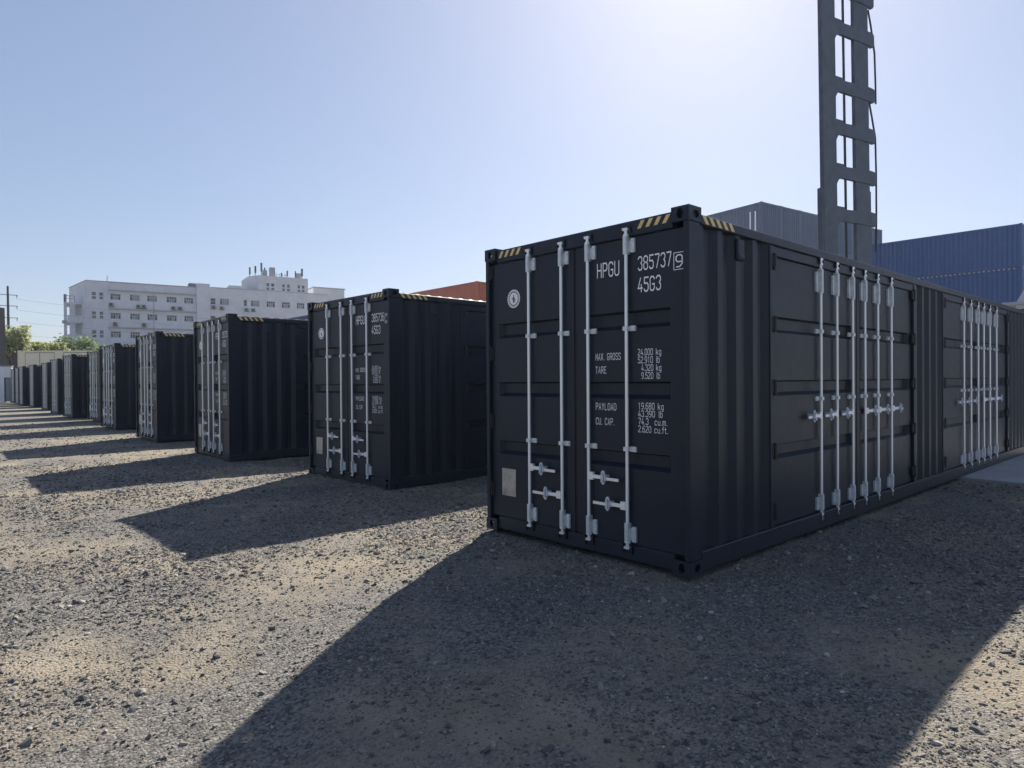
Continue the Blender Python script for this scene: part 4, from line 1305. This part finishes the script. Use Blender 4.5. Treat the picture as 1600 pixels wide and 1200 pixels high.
Wl = thing('white_wall', 'white yard wall at the left edge closing off the far end of the row', 'wall', (2.27, 69.6, -0.11), R(137.7))
m = MB()
m.box(0.0, 0.08, -0.2, 0, 0, 3.1); m.box(0.62, 9.0, -0.2, 0, 0, 3.1); m.box(0.08, 0.62, -0.2, 0, 2.15, 3.1); m.build('wall_panel', M['wallp'], Wl)
m = MB(); m.box(-0.04, 9.05, -0.24, 0.04, 3.1, 3.18); m.build('coping', M['trim'], Wl)
m = MB(); m.box(0.08, 0.13, -0.15, 0.02, 0.0, 2.15); m.box(0.57, 0.62, -0.15, 0.02, 0.0, 2.15); m.box(0.13, 0.57, -0.15, 0.02, 2.10, 2.15); gt = m.build('gate_frame', M['gatef'], Wl)
m = MB(); m.box(0.135, 0.565, -0.10, -0.05, 0.05, 2.095); m.build('gate_leaf', M['gatep'], gt)

# ------------------------------------------------------------------ trees and bushes
def tree(label, cat, x, y, h, rad, lm, group, base=0.25, n=2600, leaf=0.26, name='tree'):
    r = thing(name, label, cat, (x, y, float(ground_z(x, y))), group=group)
    m = MB()
    m.tube([(0, 0, 0), (0.08, 0.02, h * 0.35), (-0.05, 0.05, h * 0.75)], 0.2, 7, radii=[0.22, 0.16, 0.07])
    tips = []
    for k in range(9):
        a = random.uniform(0, 6.28); q = rad * random.uniform(0.35, 0.85); z0 = h * random.uniform(0.2, 0.5); z1 = h * random.uniform(0.45, 0.95)
        e = (math.cos(a) * q, math.sin(a) * q, z1)
        m.tube([(0, 0, z0), (e[0] * .5, e[1] * .5, (z0 + z1) / 2 + 0.2), e], 0.06, 5, radii=[0.09, 0.06, 0.02])
        tips.append(e)
    for k in range(16):
        a = random.uniform(0, 6.28); q = rad * math.sqrt(random.random()); z1 = h * random.uniform(base, 0.97)
        q *= math.sqrt(max(0.05, 1 - ((z1 / h - 0.5) / 0.56) ** 2))
        tips.append((math.cos(a) * q, math.sin(a) * q, z1))
    m.build('trunk', M['bark'], r)
    T_ = np.array(tips)
    c = T_[rng.integers(0, len(T_), n)] + rng.normal(0, 1, (n, 3)) * np.array([rad * 0.17, rad * 0.17, h * 0.065])
    c[:, 2] = np.clip(c[:, 2], 0.3, h * 1.03)
    a = rng.normal(0, 1, (n, 3)); a /= np.linalg.norm(a, axis=1)[:, None]
    b = np.cross(a, rng.normal(0, 1, (n, 3))); b /= np.linalg.norm(b, axis=1)[:, None]
    s = (leaf * rng.uniform(0.6, 1.4, n))[:, None]
    v = np.stack([c - a * s, c + b * s * 0.45, c + a * s, c - b * s * 0.45], 1).reshape(-1, 3)
    me = bpy.data.meshes.new('crown')
    me.from_pydata(v.tolist(), [], [(4 * i, 4 * i + 1, 4 * i + 2, 4 * i + 3) for i in range(n)])
    me.materials.append(lm)
    o = inst('crown', me, r)
    o['kind'] = 'stuff'
    return r
TG = 'trees beyond the beige container'
tree('pale feathery tree tallest of the greenery, beside the dark pillar', 'tree', 6.5, 112.5, 9.4, 2.1, M['leaf_pale'], TG, n=3600)
tree('pale bush topped tree right of the utility pole, low against the sky', 'tree', 9.0, 118.0, 7.5, 2.2, M['leaf_yel'], TG, n=3800)
tree('yellow green tree left of the middle of the tree line above the beige container', 'tree', 11.2, 116.5, 7.3, 2.2, M['leaf_yel'], TG, n=3800)
tree('pale loose tree with sky showing through, above the right beige doors', 'tree', 12.9, 115.0, 7.4, 1.9, M['leaf_pale'], TG, n=2400)
tree('rounded green tree in front of the stair balconies of the white building', 'tree', 15.9, 121.5, 9.2, 2.9, M['leaf_grn'], TG, n=4600)
tree('low green tree at the foot of the white building corner', 'tree', 18.8, 122.5, 7.4, 2.2, M['leaf_grn'], TG, n=2600)

# a few bits of litter on the gravel
for (x, y, a, ln, lb) in ((-1.55, 1.05, 0.9, 0.16, 'short dry twig lying on the sunlit gravel'), (-2.6, 2.9, 2.2, 0.10, 'small splinter of wood on the gravel near the second shadow')):
    z = float(ground_z(x, y))
    m = MB(); m.tube([(0, 0, 0.02), (ln * 0.5, 0.01, 0.028), (ln, -0.005, 0.018)], 0.006, 6); o = m.build('twig', M['twig'])
    o.location = (x, y, z); o.rotation_euler = (0, 0, a); tag(o, lb, 'twig')

# ------------------------------------------------------------------ thin haze over the yard
hz = bpy.data.materials.new('haze')
hz.use_nodes = True
hn = hz.node_tree.nodes
hn.clear()
pv = hn.new('ShaderNodeVolumePrincipled')
pv.inputs['Color'].default_value = (0.80, 0.86, 1.0, 1)
pv.inputs['Density'].default_value = 0.00025
pv.inputs['Anisotropy'].default_value = 0.5
ho = hn.new('ShaderNodeOutputMaterial')
hz.node_tree.links.new(pv.outputs[0], ho.inputs['Volume'])
m = MB(); m.box(-360, 370, -360, 370, -4.0, 28.5)
tag(m.build('haze', hz), kind='stuff')
